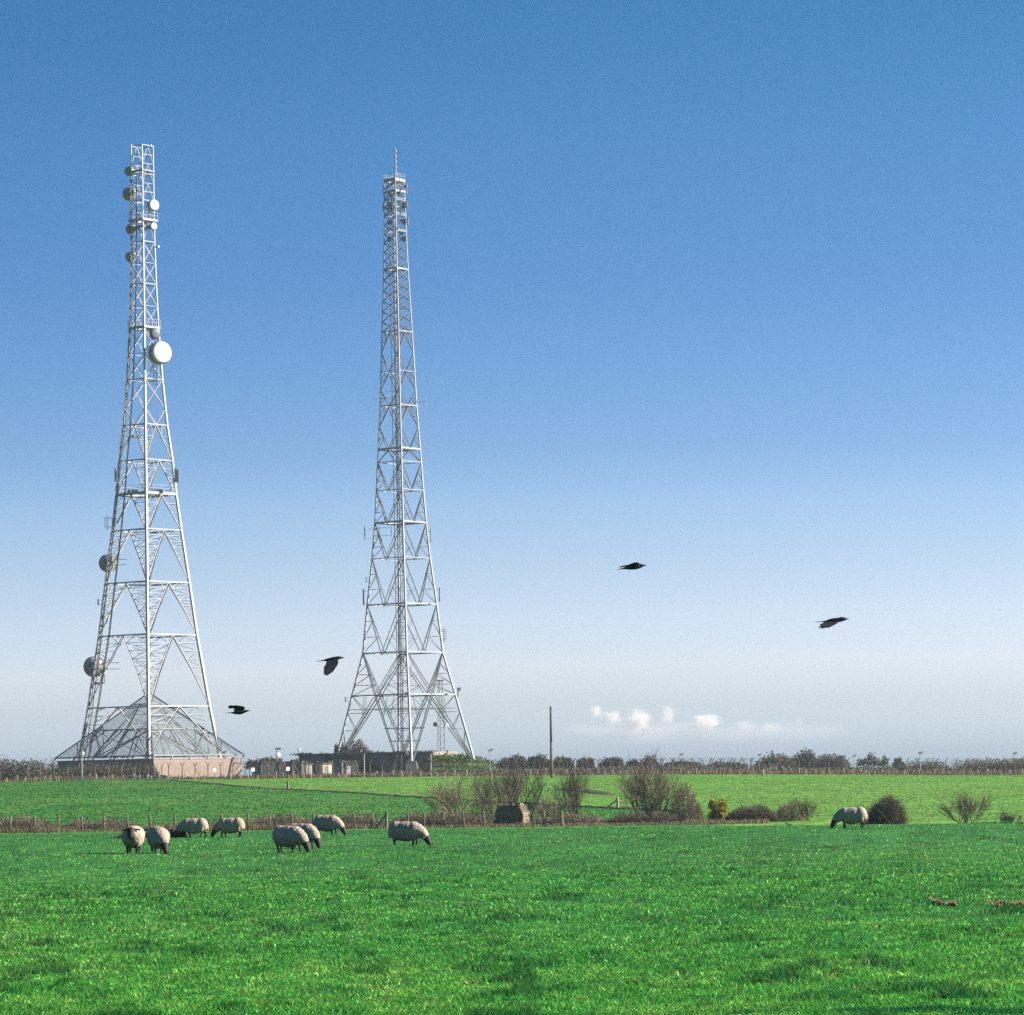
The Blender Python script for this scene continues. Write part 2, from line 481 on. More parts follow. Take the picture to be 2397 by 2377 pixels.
def far_grass():
    N = 200000
    Y = rng.uniform(302, 603, N)
    x = Y * rng.uniform(-.19, .19, N)
    z = terr(x, Y)
    r_ = right_field(x, Y) > .5
    pn = vnoise(x / 1.2, Y / 3.0, 31) * .5 + vnoise(x / 5, Y / 14, 32) * .5
    h = rng.uniform(.05, .12, N) * np.where(r_, .75, 1.25)
    wd = rng.uniform(.12, .34, N)
    pl = np.array([(.018, .105, .022), (.042, .160, .028), (.135, .205, .05)]); pr = np.array([(.050, .185, .028), (.085, .225, .033), (.155, .255, .056)])
    k = np.clip(pn * 1.1 + rng.normal(0, .22, N), 0, .999) * 2
    i = np.floor(k).astype(int); f = (k - i)[:, None]
    cl = pl[i] * (1 - f) + pl[np.minimum(i + 1, 2)] * f; cr_ = pr[i] * (1 - f) + pr[np.minimum(i + 1, 2)] * f
    col = np.where(r_[:, None], cr_, cl)
    V, T, c = blades(x, Y, z, h, wd, rng.uniform(0, 1.2, N), col, False)
    tag(link('far_field_grass', np_mesh('far_field_grass', V, T, M['grass'], c)), 'yellow green grass of the sloping fields below the radio towers', 'grass', kind='stuff')
far_grass()

def bank(name, pts, wid, hgt, label):
    V, Fs = [], []
    n = len(pts)
    dense = []
    for i in range(n - 1):
        for k in range(14): dense.append(pts[i].lerp(pts[i + 1], k / 14))
    dense.append(pts[-1])
    m = 7
    for i, p in enumerate(dense):
        d = (dense[min(i + 1, len(dense) - 1)] - dense[max(i - 1, 0)]); d.z = 0; d.normalize()
        s = Vector((d.y, -d.x, 0))
        e = min(1, i / 6, (len(dense) - 1 - i) / 6)
        for k in range(m):
            t = k / (m - 1) * 2 - 1
            q = p + s * (t * wid * (1 + .2 * random.uniform(-1, 1)))
            q.z = tz(q.x, q.y) - .06 + e * hgt * (1 - abs(t) ** 1.6) * random.uniform(.75, 1.25)
            V.append(q)
    for i in range(len(dense) - 1):
        for k in range(m - 1):
            a = i * m + k
            Fs.append((a, a + 1, a + m + 1, a + m))
    mb = MB().raw(V, Fs)
    return tag(mb.build(name, M['turfbank'], None, True), kind='structure')
bank('earth_bank', bank_pts, .65, .25, '')
bank('earth_bank', [hit(u, v, 290) for u, v in ((1310, 1849), (1345, 1852), (1385, 1856), (1440, 1863))], 1.2, .4, '')
bank('earth_bank', [gp(u, 596) for u in (160, 230, 300, 360, 400)], 1.0, .35, '')

# ------------------------------------------------------------------ lattice towers
def lerp(a, b, t): return a.lerp(b, t)
def brace_x(mb, TL, TR, BL, BR, w):
    mb.bar(TL, BR, w); mb.bar(TR, BL, w)
def at_h(a, b, z):
    return a.lerp(b, 0 if abs(b.z - a.z) < 1e-6 else (z - a.z) / (b.z - a.z))
def arch(mb, TL, TR, BL, BR, w, w2, n=3, bulge=.05, inner=True):
    """diagonals from the middle of the upper beam down to both legs, with rungs back to each leg"""
    A = lerp(TL, TR, .5)
    for T_, B_ in ((TL, BL), (TR, BR)):
        K = lerp(A, B_, .5); K = K + (at_h(T_, B_, K.z) - K) * bulge * 2
        mb.bar(A, K, w); mb.bar(K, B_, w)
        prev = None
        for i in range(1, n + 1):
            z = A.z + (B_.z - A.z) * i / (n + 1)
            d = at_h(A, K, z) if z > K.z else at_h(K, B_, z)
            l = at_h(T_, B_, z)
            mb.bar(d, l, w2)
            if prev: mb.bar(prev[i % 2], (l if i % 2 == 0 else d), w2)
            else: mb.bar(lerp(A, T_, .5), d, w2); mb.bar(lerp(A, T_, .5), l, w2)
            prev = (d, l)
def vee(mb, TL, TR, BL, BR, w, w2, n=2):
    """diagonals from both legs down to the middle of the lower beam"""
    A = lerp(BL, BR, .5)
    for T_, B_ in ((TL, BL), (TR, BR)):
        mb.bar(T_, A, w)
        s = (A - T_).cross(Vector((0, 0, 1))).normalized() * .25
        prev = None
        for i in range(1, n + 1):
            z = T_.z + (B_.z - T_.z) * i / (n + 1)
            d = at_h(T_, A, z); l = at_h(T_, B_, z)
            mb.bar(d, l, w2)
            zb = T_.z + (B_.z - T_.z) * (i + 1) / (n + 1)
            mb.bar(d, at_h(T_, B_, zb), w2)

class Tower:
    def __init__(s, name, label, Y, prof, u_base, v_base, rot, steel, brace=None):
        s.Y = Y; s.prof = prof; s.rot = rot; s.steel = steel; s.bsteel = brace or steel
        base = P(u_base, v_base, Y)
        s.c = Vector((base.x, Y, tz(base.x, Y)))
        s.o = thing(name, label, 'radio tower', s.c)
        s.k = Y / F
        s.u_base, s.v_base = u_base, v_base
    def z(s, v): return P(s.u_base - (s.v_base - v) * .015, v, s.Y).z
    def hd(s, v):
        vs = [p[0] for p in s.prof]; hs_ = [p[1] for p in s.prof]
        return float(np.interp(v, vs, hs_)) * s.k
    def cor(s, v):                                 # R, F, L, N corners at image row v
        z = s.z(v); h = s.hd(v)
        return [Vector((s.c.x + h * math.cos(s.rot + i * math.pi / 2), s.c.y + h * math.sin(s.rot + i * math.pi / 2), z)) for i in range(4)]
    def legs(s, rad, n=8):
        for i in range(4):
            pts = [s.cor(p[0])[i] for p in s.prof]
            mb = MB()
            A = s.rot + R(45); e1 = Vector((math.cos(A), math.sin(A), 0)); e2 = Vector((-e1.y, e1.x, 0))
            rings = [[p + (e1 * a + e2 * b) * rad(pr[0]) * .72 for a, b in ((-1, -1), (1, -1), (1, 1), (-1, 1))] for p, pr in zip(pts, s.prof)]
            for k in range(len(rings) - 1):
                mb.raw(rings[k] + rings[k + 1], [(3, 2, 1, 0), (4, 5, 6, 7), (0, 1, 5, 4), (1, 2, 6, 5), (2, 3, 7, 6), (3, 0, 4, 7)])
            mb.build('leg', s.steel, s.o)
    def ring(s, v, w, plan=True):
        c = s.cor(v); mb = MB()
        for i in range(4): mb.bar(c[i], c[(i + 1) % 4], w)
        if plan:
            m = [lerp(c[i], c[(i + 1) % 4], .5) for i in range(4)]
            for i in range(4): mb.bar(m[i], m[(i + 1) % 4], w * .55)
        mb.build('ring_beam', s.steel, s.o)
    def bay(s, v0, v1, kind, w, w2=.1, n=3, bulge=.05):
        a, b = s.cor(v0), s.cor(v1); mb = MB()
        for i in range(4):
            j = (i + 1) % 4
            if kind == 'x': brace_x(mb, a[i], a[j], b[i], b[j], w)
            elif kind == 'a': arch(mb, a[i], a[j], b[i], b[j], w, w2, n, bulge)
            elif kind == 'v': vee(mb, a[i], a[j], b[i], b[j], w, w2, n)
            elif kind == 'a0': arch(mb, a[i], a[j], b[i], b[j], w, w2, 0, 0)
            elif kind == 'v0': vee(mb, a[i], a[j], b[i], b[j], w, w2, 0)
        mb.build('bracing', s.bsteel, s.o)
    def platform(s, v, grow=1.12, thick=.35, rail=1.1, m=None):
        c = s.cor(v); ce = Vector((s.c.x, s.c.y, c[0].z))
        o = [ce + (p - ce) * grow for p in c]; i_ = [ce + (p - ce) * .8 for p in c]
        mb = MB()
        up = Vector((0, 0, thick))
        for k in range(4):
            j = (k + 1) % 4
            q = [o[k], o[j], i_[j], i_[k]]
            mb.raw(q + [p + up for p in q], [(0, 1, 2, 3), (7, 6, 5, 4), (0, 4, 5, 1), (1, 5, 6, 2), (2, 6, 7, 3), (3, 7, 4, 0)])
        pl = mb.build('platform', m or s.steel, s.o)
        if rail:
            mb = MB()
            for k in range(4):
                j = (k + 1) % 4
                for h in (.55, 1): mb.bar(o[k] + Vector((0, 0, thick + rail * h)), o[j] + Vector((0, 0, thick + rail * h)), .07)
                for t in (0, .25, .5, .75):
                    p = lerp(o[k], o[j], t); mb.bar(p, p + Vector((0, 0, thick + rail)), .07)
            mb.build('guard_rail', s.steel, pl)
    def dish(s, u, v, dia, d, front, depth=.35, shroud='bowl', dy=0.0, label=None, bowl=.28):
        ctr = P(u, v, s.Y); ctr.y = s.Y + dy
        D = dia * s.k; r = D / 2
        ax = Vector(d).normalized()
        e = link('microwave_dish', None, s.o, ctr - s.c)
        if label: e['label'] = label
        prof = [(-bowl * D - depth * D * .5, .10 * r), (-bowl * D * .82 - depth * D * .5, .45 * r), (-bowl * D * .5 - depth * D * .5, .75 * r), (-bowl * D * .2 - depth * D * .5, .93 * r),
                (-depth * D * .5, r), (depth * D * .5, r), (depth * D * .5, r * .97)]
        MB().lathe(ctr, ax, prof).build('shroud', M[shroud], e, True)
        MB().lathe(ctr + ax * (depth * D * .5 + .004), ax, [(0, r * .985), (.05 * D, r * .8), (.075 * D, r * .4), (.08 * D, r * .05)]).build('radome', M[front], e, True)
        mb = MB()
        bk = ctr - ax * (bowl * D + depth * D * .5)
        tgt = Vector((s.c.x, s.c.y, ctr.z)); tgt = tgt + (bk - tgt) * .55
        for dz in (-.25, .25): mb.bar(bk + Vector((0, 0, dz * D * .6)), tgt + Vector((0, 0, dz * D * .6)), .14)
        mb.bar(bk + Vector((0, 0, -.4 * D)), bk + Vector((0, 0, .4 * D)), .2)
        mb.build('mount', M['steel_dark'], e)
        return e
    def bracket(s, u, v0, v1, name='aerial', m='steel_dark', w=.14, arms=2, dy=-1, toward=None):
        """an upright aerial held off a leg on short arms"""
        a, b = P(u, v0, s.Y), P(u, v1, s.Y); a.y = b.y = s.Y + dy
        b.x = a.x
        mb = MB().tube(a, b, w / 2, None, 6)
        for k in range(arms):
            t = .15 + .7 * k / max(1, arms - 1)
            p = lerp(a, b, t)
            side = 2 if p.x < s.c.x else 0
            vv = v0 + (v1 - v0) * t
            q = s.cor(vv)[side]; q.z = p.z
            if toward is not None: q = Vector((s.c.x + (q.x - s.c.x) * toward, q.y, p.z))
            mb.bar(p, q, .09)
        mb.build(name, M[m], s.o)
    def boxy(s, u, v, wd, ht, dy=0, name='equipment_box', m='steel_dark'):
        p = P(u, v, s.Y); p.y = s.Y + dy
        MB().box(p, (wd * s.k, wd * s.k, ht * s.k)).build(name, M[m], s.o)

# --- left tower
T1P = [(343, 25.8), (520, 26), (568, 26.5), (667, 28.8), (771, 33), (890, 40.5), (997, 50.5), (1080, 61.7), (1160, 69.5), (1243, 80), (1366, 97.4), (1489, 113.5), (1656, 140.5), (1774, 163), (1812, 170)]
T1 = Tower('lattice_tower', 'wide based white steel tower hung with round dishes on the left', 656, T1P, 350.5, 1774, R(5.5), M['steel'])
T1.legs(lambda v: float(np.interp(v, [343, 568, 890, 1243, 1812], [.13, .17, .24, .31, .36])))
for v, ww in ((343, .2), (365, .13), (386, .13), (410, .2), (432, .13), (452, .16), (472, .2), (496, .13), (568, .24), (618, .12), (667, .26), (719, .12), (771, .28), (830, .14), (890, .28), (997, .30), (1080, .30), (1160, .34), (1243, .34), (1366, .36), (1489, .38), (1656, .38)):
    T1.ring(v, ww, v in (343, 410, 568, 667, 771) or v >= 890)
for a, b in ((343, 386), (386, 432), (432, 472), (472, 520), (520, 568)): T1.bay(a, b, 'a0', .11)
for a, b in ((568, 618), (618, 667), (667, 719), (719, 771), (771, 830), (830, 890), (890, 958)): T1.bay(a, b, 'x', .17)
T1.bay(958, 997, 'v0', .2)
T1.bay(997, 1080, 'a', .2, .10, 2, .0)
T1.bay(1080, 1160, 'a', .21, .10, 3, .0)
T1.bay(1160, 1243, 'a', .22, .10, 3, .0)
T1.bay(1243, 1366, 'a', .24, .11, 8, .04)
T1.bay(1366, 1489, 'a', .25, .11, 8, .05)
T1.bay(1489, 1656, 'a', .27, .12, 8, .06)
T1.bay(1656, 1774, 'a', .27, .12, 5, .10)
for v, gr in ((520, 1.35), (771, 1.15), (1160, 1.04)): T1.platform(v, gr, .4, 1.3)
for v in (404, 535): T1.platform(v, 1.1, .3, 0, M['steel_dark'])
DL = Vector((-.52, .85, 0)); DR = Vector((.58, -.81, 0))
for (u, v, d) in ((301.7, 398.8, 23), (303, 452, 33), (305.7, 534.7, 25), (305.7, 600, 26)):
    T1.dish(u, v, d, DL, 'grey_radome', .45, 'bowl', dy=1.0)
T1.dish(250, 1316.7, 43, (-.35, .93, 0), 'grey_radome', .3, 'bowl', dy=2.2)
T1.dish(217, 1560, 49, (-.35, .93, 0), 'grey_radome', .3, 'bowl', dy=2.4)
T1.dish(360, 483.8, 27.5, DR, 'white', .3, 'bowl', dy=-1.2, label='white radome dish')
T1.dish(360, 532.6, 18, DR, 'white', .3, 'bowl', dy=-1.2)
T1.dish(364, 783, 26, DR, 'grey_radome', .25, 'grey_radome', dy=-1.0, label='small grey dish above the large white one')
T1.dish(377, 830, 54, DR, 'white', .3, 'bowl', dy=-2.2, label='largest white round dish')
T1.dish(371.4, 579, 6, DR, 'white', .3, 'bowl', dy=-.5)
# cable runs and ladder up the left face
def face_pt(t, v, f, i=2, j=3, out=.3):
    c = t.cor(v); p = lerp(c[i], c[j], f)
    n = Vector((p.x - t.c.x, p.y - t.c.y, 0)).normalized()
    return p + n * out
for f0, f1 in ((.10, .02), (.14, .55), (.16, .57)):
    mb = MB().path([face_pt(T1, v, np.interp(v, [343, 1774], [f1, f0])) for v in (420, 568, 667, 771, 890, 997, 1080, 1160, 1243, 1366, 1489, 1656, 1800)], .09, 5)
    mb.build('cable_run', M['cable'], T1.o)
def ladder(t, i, v0, v1, m, wd=.55, step=1.1, off=.5):
    mb = MB()
    vs = [p[0] for p in t.prof if v0 < p[0] < v1]; vs = [v0] + vs + [v1]
    rails = []
    for s_ in (0, 1):
        pts = []
        for v in vs:
            c = t.cor(v); p = c[i]; n = (Vector((t.c.x, t.c.y, p.z)) - p).normalized(); sd = Vector((-n.y, n.x, 0))
            pts.append(p + sd * (off + s_ * wd) - n * .25)
        rails.append(pts); mb.path(pts, .05, 4)
    for k in range(len(vs) - 1):
        a, b, c_, d_ = rails[0][k], rails[0][k + 1], rails[1][k], rails[1][k + 1]
        n = max(2, int((b - a).length / step))
        for q in range(n): mb.bar(lerp(a, b, q / n), lerp(c_, d_, q / n), .06)
    mb.build('ladder', m, t.o)
ladder(T1, 2, 430, 1800, M['steel_dark'], .5, .9, -.9)
T1.bracket(252, 1208, 1242); T1.bracket(247, 1212, 1238, w=.1)
T1.bracket(231, 1404, 1418, w=.25)
for du in (0, 4, 8): T1.bracket(411 + du, 1094 + du, 1131, name='panel_aerial', w=.3)
T1.bracket(271, 1098, 1128, name='panel_aerial', w=.3); T1.bracket(275, 1104, 1132, name='panel_aerial', w=.3)
T1.boxy(315, 1153, 26, 7, -2); T1.boxy(372, 1153, 28, 7, -2); T1.boxy(401, 1148, 7, 5, -1, m='white')
T1.boxy(322, 1021, 14, 4, 2, m='white'); T1.boxy(309, 1021, 10, 4, 1, m='bowl')
T1.boxy(230, 1599, 26, 3, 1, 'platform'); T1.bracket(246, 1580, 1600, w=.15, arms=1)
mb = MB()
for u in (360, 366, 371):
    for v0, v1 in ((858, 901),): mb.bar(P(u, v0, 652), P(u, v1, 652), .13)
for v in (858, 872, 887, 901): mb.bar(P(360, v, 652), P(371, v, 652), .12)
for v in (870, 892): mb.bar(P(360, v, 652), P(345, v, 653), .1)
mb.build('frame_aerial', M['steel'], T1.o)
for dx in (-1, 1):
    T1.bracket(331.5 + dx * 23, 341, 346, 'lightning_lamp', 'white', .3, 1)

# --- right tower
T2P = [(424, 23.8), (470, 24.2), (560, 26.5), (632, 28.7), (778, 35.6), (951, 42.9), (1053, 49.3), (1149, 55), (1225, 60.2), (1308, 68), (1416, 81.3), (1529, 93.6), (1628, 121), (1780, 162), (1795, 166)]
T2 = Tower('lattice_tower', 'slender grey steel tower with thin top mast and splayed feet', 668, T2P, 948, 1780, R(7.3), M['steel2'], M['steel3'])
T2.legs(lambda v: float(np.interp(v, [424, 632, 951, 1416, 1795], [.10, .12, .16, .22, .26])))
for v, ww in ((424, .2), (450, .2), (487, .2), (632, .24), (778, .26), (871, .12), (951, .28), (1053, .34), (1083, .2), (1149, .2), (1225, .32), (1308, .2), (1416, .38), (1529, .38), (1628, .38)):
    T2.ring(v, ww, v not in (871, 1083))
for a, b in zip(np.linspace(424, 632, 11)[:-1], np.linspace(424, 632, 11)[1:]): T2.bay(a, b, 'x', .15)
for a, b in zip(np.linspace(632, 778, 7)[:-1], np.linspace(632, 778, 7)[1:]): T2.bay(a, b, 'x', .18)
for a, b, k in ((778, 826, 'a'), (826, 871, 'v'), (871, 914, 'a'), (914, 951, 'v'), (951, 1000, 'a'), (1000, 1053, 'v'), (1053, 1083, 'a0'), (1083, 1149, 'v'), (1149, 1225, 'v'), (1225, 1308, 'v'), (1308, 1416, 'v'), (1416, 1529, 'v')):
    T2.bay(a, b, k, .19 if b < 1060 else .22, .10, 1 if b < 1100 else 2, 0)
# the splayed foot: great crosses meeting at the lowest ring beam
a, m_, b = T2.cor(1529), T2.cor(1628), T2.cor(1790)
for i in range(4):
    j = (i + 1) % 4; mb = MB()
    X = lerp(m_[i], m_[j], .5)
    for T_, B_, O_ in ((a[i], b[i], m_[i]), (a[j], b[j], m_[j])):
        oth = b[j] if B_ is b[i] else b[i]
        for off in (-.35, .35):
            o_ = Vector((0, 0, off * 1.6))
            mb.bar(T_ + o_ * .4, X + o_, .2)
            mb.bar(X + o_, B_ + Vector((0, 0, off)), .22)
        for k in range(1, 4):
            z = T_.z + (X.z - T_.z) * k / 4
            d, l = at_h(T_, X, z), at_h(T_, O_, z)
            if k > 1: mb.bar(d, l, .12)
            mb.bar(d, at_h(T_, O_, T_.z + (X.z - T_.z) * (k + 1) / 4), .12)
        for k in range(1, 4):
            z = X.z + (B_.z - X.z) * k / 4
            d, l = at_h(X, B_, z), at_h(O_, B_, z)
            mb.bar(d, l, .12)
            zz = X.z + (B_.z - X.z) * (k - 1) / 4
            mb.bar(d, at_h(O_, B_, zz), .12)
    # inner struts hanging from the crossing
    for t in (.25, .75):
        q = lerp(m_[i], m_[j], t); mb.bar(q, lerp(X, b[i] if t < .5 else b[j], .33), .12)
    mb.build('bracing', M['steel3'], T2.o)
mb = MB()
for v, k in ((1660, 1), (1705, .62), (1735, .45)):
    c = T2.cor(1628); ce = Vector((T2.c.x, T2.c.y, T2.z(v)))
    f = T2.hd(v) / T2.hd(1628)
    q = [Vector((ce.x + (p.x - ce.x) * f, ce.y + (p.y - ce.y) * f, ce.z)) for p in c]
    for i in range(4):
        j = (i + 1) % 4
        X = lerp(q[i], q[j], .5)
        if k == 1: mb.bar(q[i], q[j], .13)
        mb.bar(lerp(X, ce, 1 - k), lerp(lerp(q[j], q[(j + 1) % 4], .5), ce, 1 - k), .13)
mb.build('plan_bracing', M['steel3'], T2.o)
for v, gr in ((452, 1.10), (427, 1.06)): T2.platform(v, gr, .6 if v == 427 else .4, .9)
for v in (632, 1053, 1225): T2.platform(v, 1.0, .25, 0)
for v in (480, 484, 520, 561): 
    for u in (912, 946): T2.boxy(u, v, 10, 10, random.uniform(-1, 1), 'equipment_box')
for v in (466, 470, 501, 505, 540, 543): T2.ring(v, .16, False)
for v in (436, 441, 458, 474, 492, 512, 531, 550): 
    T2.boxy(random.choice((908, 938)) + random.uniform(-3, 12), v, random.uniform(4, 8), random.uniform(4, 7), random.uniform(-2, 1), 'equipment_box', random.choice(('steel_dark', 'bowl', 'steel2')))
for u, v0, v1 in ((899, 436, 462), (952, 432, 456), (953, 470, 497), (898, 476, 498), (955, 510, 530)): T2.bracket(u, v0, v1, 'panel_aerial', 'bowl', .3, 2)
for v in (448, 484, 522): T2.boxy(951, v, 3, 4, -1, 'equipment_box', 'white')
mb = MB(); 
top = T2.z(424)
mx_, my_ = T2.c.x + .3, T2.c.y - 1.0
mb.tube((mx_, my_, top), (mx_, my_, T2.z(347)), .16, .10, 6)
for k in range(5): mb.tube((mx_, my_, top + 1.2 + k * 1.1), (mx_, my_, top + 1.7 + k * 1.1), .26, .26, 6)
mb.build('mast', M['steel2'], T2.o)
for du in (-17, 19): T2.bracket(924 + du, 410, 424, 'lightning_rod', 'steel2', .12, 0)
for u, v, ww in ((919.6, 595, 4), (917, 624, 6), (915, 771, 5), (903.5, 1217, 7), (921, 944, 4), (1048, 1760, 5)): T2.boxy(u, v, ww, ww * 1.3, -3, 'beacon', 'white')
T2.bracket(855, 1236, 1267, w=.18, arms=2, dy=-3); T2.bracket(889, 1236, 1266, w=.12, arms=2, dy=-3); T2.bracket(917, 1233, 1260, w=.12, arms=2, dy=-3)
T2.bracket(1008, 1239, 1271, w=.18); T2.bracket(851, 1380, 1418, w=.3, name='panel_aerial'); T2.bracket(1029, 1376, 1410, w=.3, name='panel_aerial')
T2.bracket(1039, 1469, 1505, w=.14); T2.bracket(1044, 1474, 1500, w=.12); T2.bracket(857, 1352, 1365, w=.14)
T2.bracket(809, 1632, 1644, w=.2); T2.bracket(1072, 1610, 1632, w=.25)
T2.boxy(1075, 1614, 8, 8, -1, 'aerial_drum', 'white')
mb = MB()
for v, x0, x1 in ((942, 962, 1000), (919, 884, 925), (935, 872, 925)): mb.bar(P(x0, v, 664), P(x1, v - 2, 664), .09)
for x in (975, 984, 992, 998): mb.bar(P(x, 935, 664), P(x, 949, 664), .07)
mb.build('yagi_aerial', M['steel2'], T2.o)
mb = MB()
for f in (-.3, .3, .6):
    mb.path([Vector((T2.c.x + f - .9, T2.c.y + f, T2.z(v))) for v in (440, 632, 951, 1225, 1529, 1790)], .07, 5)
mb.build('cable_run', M['cable'], T2.o)
ladder(T2, 1, 640, 1785, M['steel3'], .5, 1.0, .3)
for i, c_ in enumerate(T2.cor(1790)):
    g0 = tz(c_.x, c_.y)
    mb = MB(); hh = c_.z - g0 + .6
    mb.raw([(c_.x + sx_ * a_, c_.y + sy_ * a_, z_) for z_, a_ in ((g0 - .3, 1.5), (g0 + hh, .8)) for sx_, sy_ in ((-1, -1), (1, -1), (1, 1), (-1, 1))],
           [(3, 2, 1, 0), (4, 5, 6, 7), (0, 1, 5, 4), (1, 2, 6, 5), (2, 3, 7, 6), (3, 0, 4, 7)])
    mb.build('plinth', M['concrete'], T2.o)

# --- small mast behind the right tower
mo = gp(1034, 740)
ms_ = thing('lattice_mast', 'small thin lattice mast standing behind the right hand tower', 'mast', mo)
k = 740 / F
zt = P(1034, 1593, 740).z
def tri(z, hw): return [Vector((mo.x + hw * math.cos(t), mo.y + hw * math.sin(t), z)) for t in (R(100), R(220), R(340))]
def mhw(z): return float(np.interp(z, [mo.z, zt], [11 * k, 6 * k]))
for i in range(3):
    MB().tube(tri(mo.z, mhw(mo.z))[i], tri(zt, mhw(zt))[i], .12, .09, 6).build('leg', M['steel2'], ms_)
mb = MB(); nb = 14
for q in range(nb):
    z0, z1 = mo.z + (zt - mo.z) * q / nb, mo.z + (zt - mo.z) * (q + 1) / nb
    a, b = tri(z0, mhw(z0)), tri(z1, mhw(z1))
    for i in range(3):
        mb.bar(a[i], b[(i + 1) % 3], .08); mb.bar(b[i], b[(i + 1) % 3], .08)
mb.build('bracing', M['steel2'], ms_)
MB().box((mo.x, mo.y, zt), (1.8, 1.2, .18)).build('platform', M['steel_dark'], ms_)
for u, v in ((1020, 1696), (1022, 1696), (1044, 1699)):
    p = P(u, v, 738); MB().lathe(p, (.5 if u > 1030 else -.6, -.8, 0), [(0, .5), (.3, .5), (.35, .4)], 14).build('drum_aerial', M['white' if u > 1030 else 'bowl'], ms_)

# ------------------------------------------------------------------ brick enclosure and wire canopy under the left tower
bz = tz(T1.c.x, 640) - .3
hdw = 214 * 656 / F
topz = P(470, 1777, 648).z
bw = thing('brick_building', 'pale brick enclosure wall around the foot of the dish tower', 'building', (T1.c.x, T1.c.y, bz))
cr4 = [Vector((T1.c.x + hdw * math.cos(R(8.5) + i * math.pi / 2), T1.c.y + hdw * math.sin(R(8.5) + i * math.pi / 2), 0)) for i in range(4)]
for i in range(4):
    a, b = cr4[i], cr4[(i + 1) % 4]
    ce = Vector((T1.c.x, T1.c.y, 0)); ai, bi = ce + (a - ce) * .965, ce + (b - ce) * .965
    d = (b - a).normalized() * .003
    q = [a, b, bi, ai]
    vs = [Vector((p.x, p.y, z)) for z in (bz, topz) for p in q]
    MB().raw(vs, [(3, 2, 1, 0), (4, 5, 6, 7), (0, 1, 5, 4), (1, 2, 6, 5), (2, 3, 7, 6), (3, 0, 4, 7)]).build('wall', M['brick'], bw)
mb = MB()
for i in range(4):
    a, b = cr4[i], cr4[(i + 1) % 4]; ce = Vector((T1.c.x, T1.c.y, 0))
    o_ = [ce + (p - ce) * s_ for p, s_ in ((a, 1.008), (b, 1.008), (b, .958), (a, .958))]
    vs = [Vector((p.x, p.y, z)) for z in (topz + .003, topz + .22) for p in o_]
    mb.raw(vs, [(3, 2, 1, 0), (4, 5, 6, 7), (0, 1, 5, 4), (2, 3, 7, 6)])
mb.build('coping', M['coping'], bw)

cn = thing('mesh_canopy', 'grey wire mesh pyramid canopy over the brick enclosure', 'canopy', (T1.c.x, T1.c.y, topz))
zb, za = P(350, 1771, 656).z, P(350, 1622, 656).z
hb = 219 * 656 / F
apex = Vector((T1.c.x, T1.c.y, za))
bc = [Vector((T1.c.x + hb * math.cos(R(8.5) + i * math.pi / 2), T1.c.y + hb * math.sin(R(8.5) + i * math.pi / 2), zb)) for i in range(4)]
def netmesh(name, polys, m, parent):
    off = wloc(parent); V, Fs, UV = [], [], []
    for pl in polys:
        ux = (pl[1] - pl[0]).normalized(); n = ux.cross(pl[2] - pl[0]).normalized(); uy = n.cross(ux)
        o = len(V)
        for p in pl: V.append(tuple(p - off)); UV.append(((p - pl[0]).dot(ux), (p - pl[0]).dot(uy)))
        Fs.append(tuple(range(o, o + len(pl))))
    me = bpy.data.meshes.new(name); me.from_pydata(V, [], Fs); me.update()
    uvl = me.uv_layers.new(name='UVMap')
    for l in me.loops: uvl.data[l.index].uv = UV[l.vertex_index]
    me.materials.append(m)
    return link(name, me, parent)
for i in range(4):
    netmesh('netting', [[bc[i], bc[(i + 1) % 4], apex]], M['net'], cn)
mb = MB()
def roof(p, q, t, s_): return lerp(lerp(p, q, t), apex, s_)
for i in range(4):
    p, q = bc[i], bc[(i + 1) % 4]
    mb.bar(p, q, 0.35); mb.bar(p, apex, 0.35)
    mb.bar(lerp(p, apex, .42), lerp(q, apex, .42), 0.32)
    mb.bar(lerp(p, apex, .82), lerp(q, apex, .82), 0.26)
    for t in (.2, .4, .6, .8):
        b_ = lerp(p, q, t)
        rr = roof(p, q, t, .42)
        mb.bar(b_, rr, 0.24)
        mb.bar(b_, roof(p, q, .5, .82) if t in (.4, .6) else rr, 0.21)
        gz = Vector((b_.x, b_.y, topz + .2)); mb.bar(b_, gz, 0.32)
    mb.bar(lerp(p, q, .5), lerp(p, apex, .42), 0.26); mb.bar(lerp(p, q, .5), lerp(q, apex, .42), 0.26)
    # posts holding the slope up
    for t in (.25, .5, .75):
        rp_ = lerp(p, apex, .1 + .55 * t)
        mb.bar(rp_, Vector((rp_.x, rp_.y, zb)), 0.26)
    gz = Vector((p.x, p.y, topz + .2)); mb.bar(p, gz, 0.32)
    c2 = lerp(p, apex, .42)
    mb.bar(Vector((c2.x, c2.y, zb)), lerp(p, q, .5).lerp(apex, .42), 0.22)
    mb.bar(Vector((c2.x, c2.y, zb)), bc[(i + 1) % 4].lerp(apex, .42), 0.22)
mb.build('frame', M['steel_dark'], cn)
pz = P(502, 1803, 643)
def sign(u, v, Y, wd, label, group=None):
    p = P(u, v, Y); g0 = tz(p.x, Y)
    s_ = thing('notice_sign', label, 'sign', (p.x, Y, g0), group)
    MB().box((p.x, Y, p.z), (wd * 1.25, .04, wd * 1.1), R(42)).build('panel', M['signw'], s_)
    MB().box((p.x, Y + .06, (p.z + g0) / 2), (.06, .06, p.z - g0 + .3)).build('post', M['lamp'], s_)
sign(502, 1803, 598, .5, 'small white notice on the fence before the pale brick wall')
sign(592, 1802, 598, .56, 'white notice on the fence right of the brick enclosure')
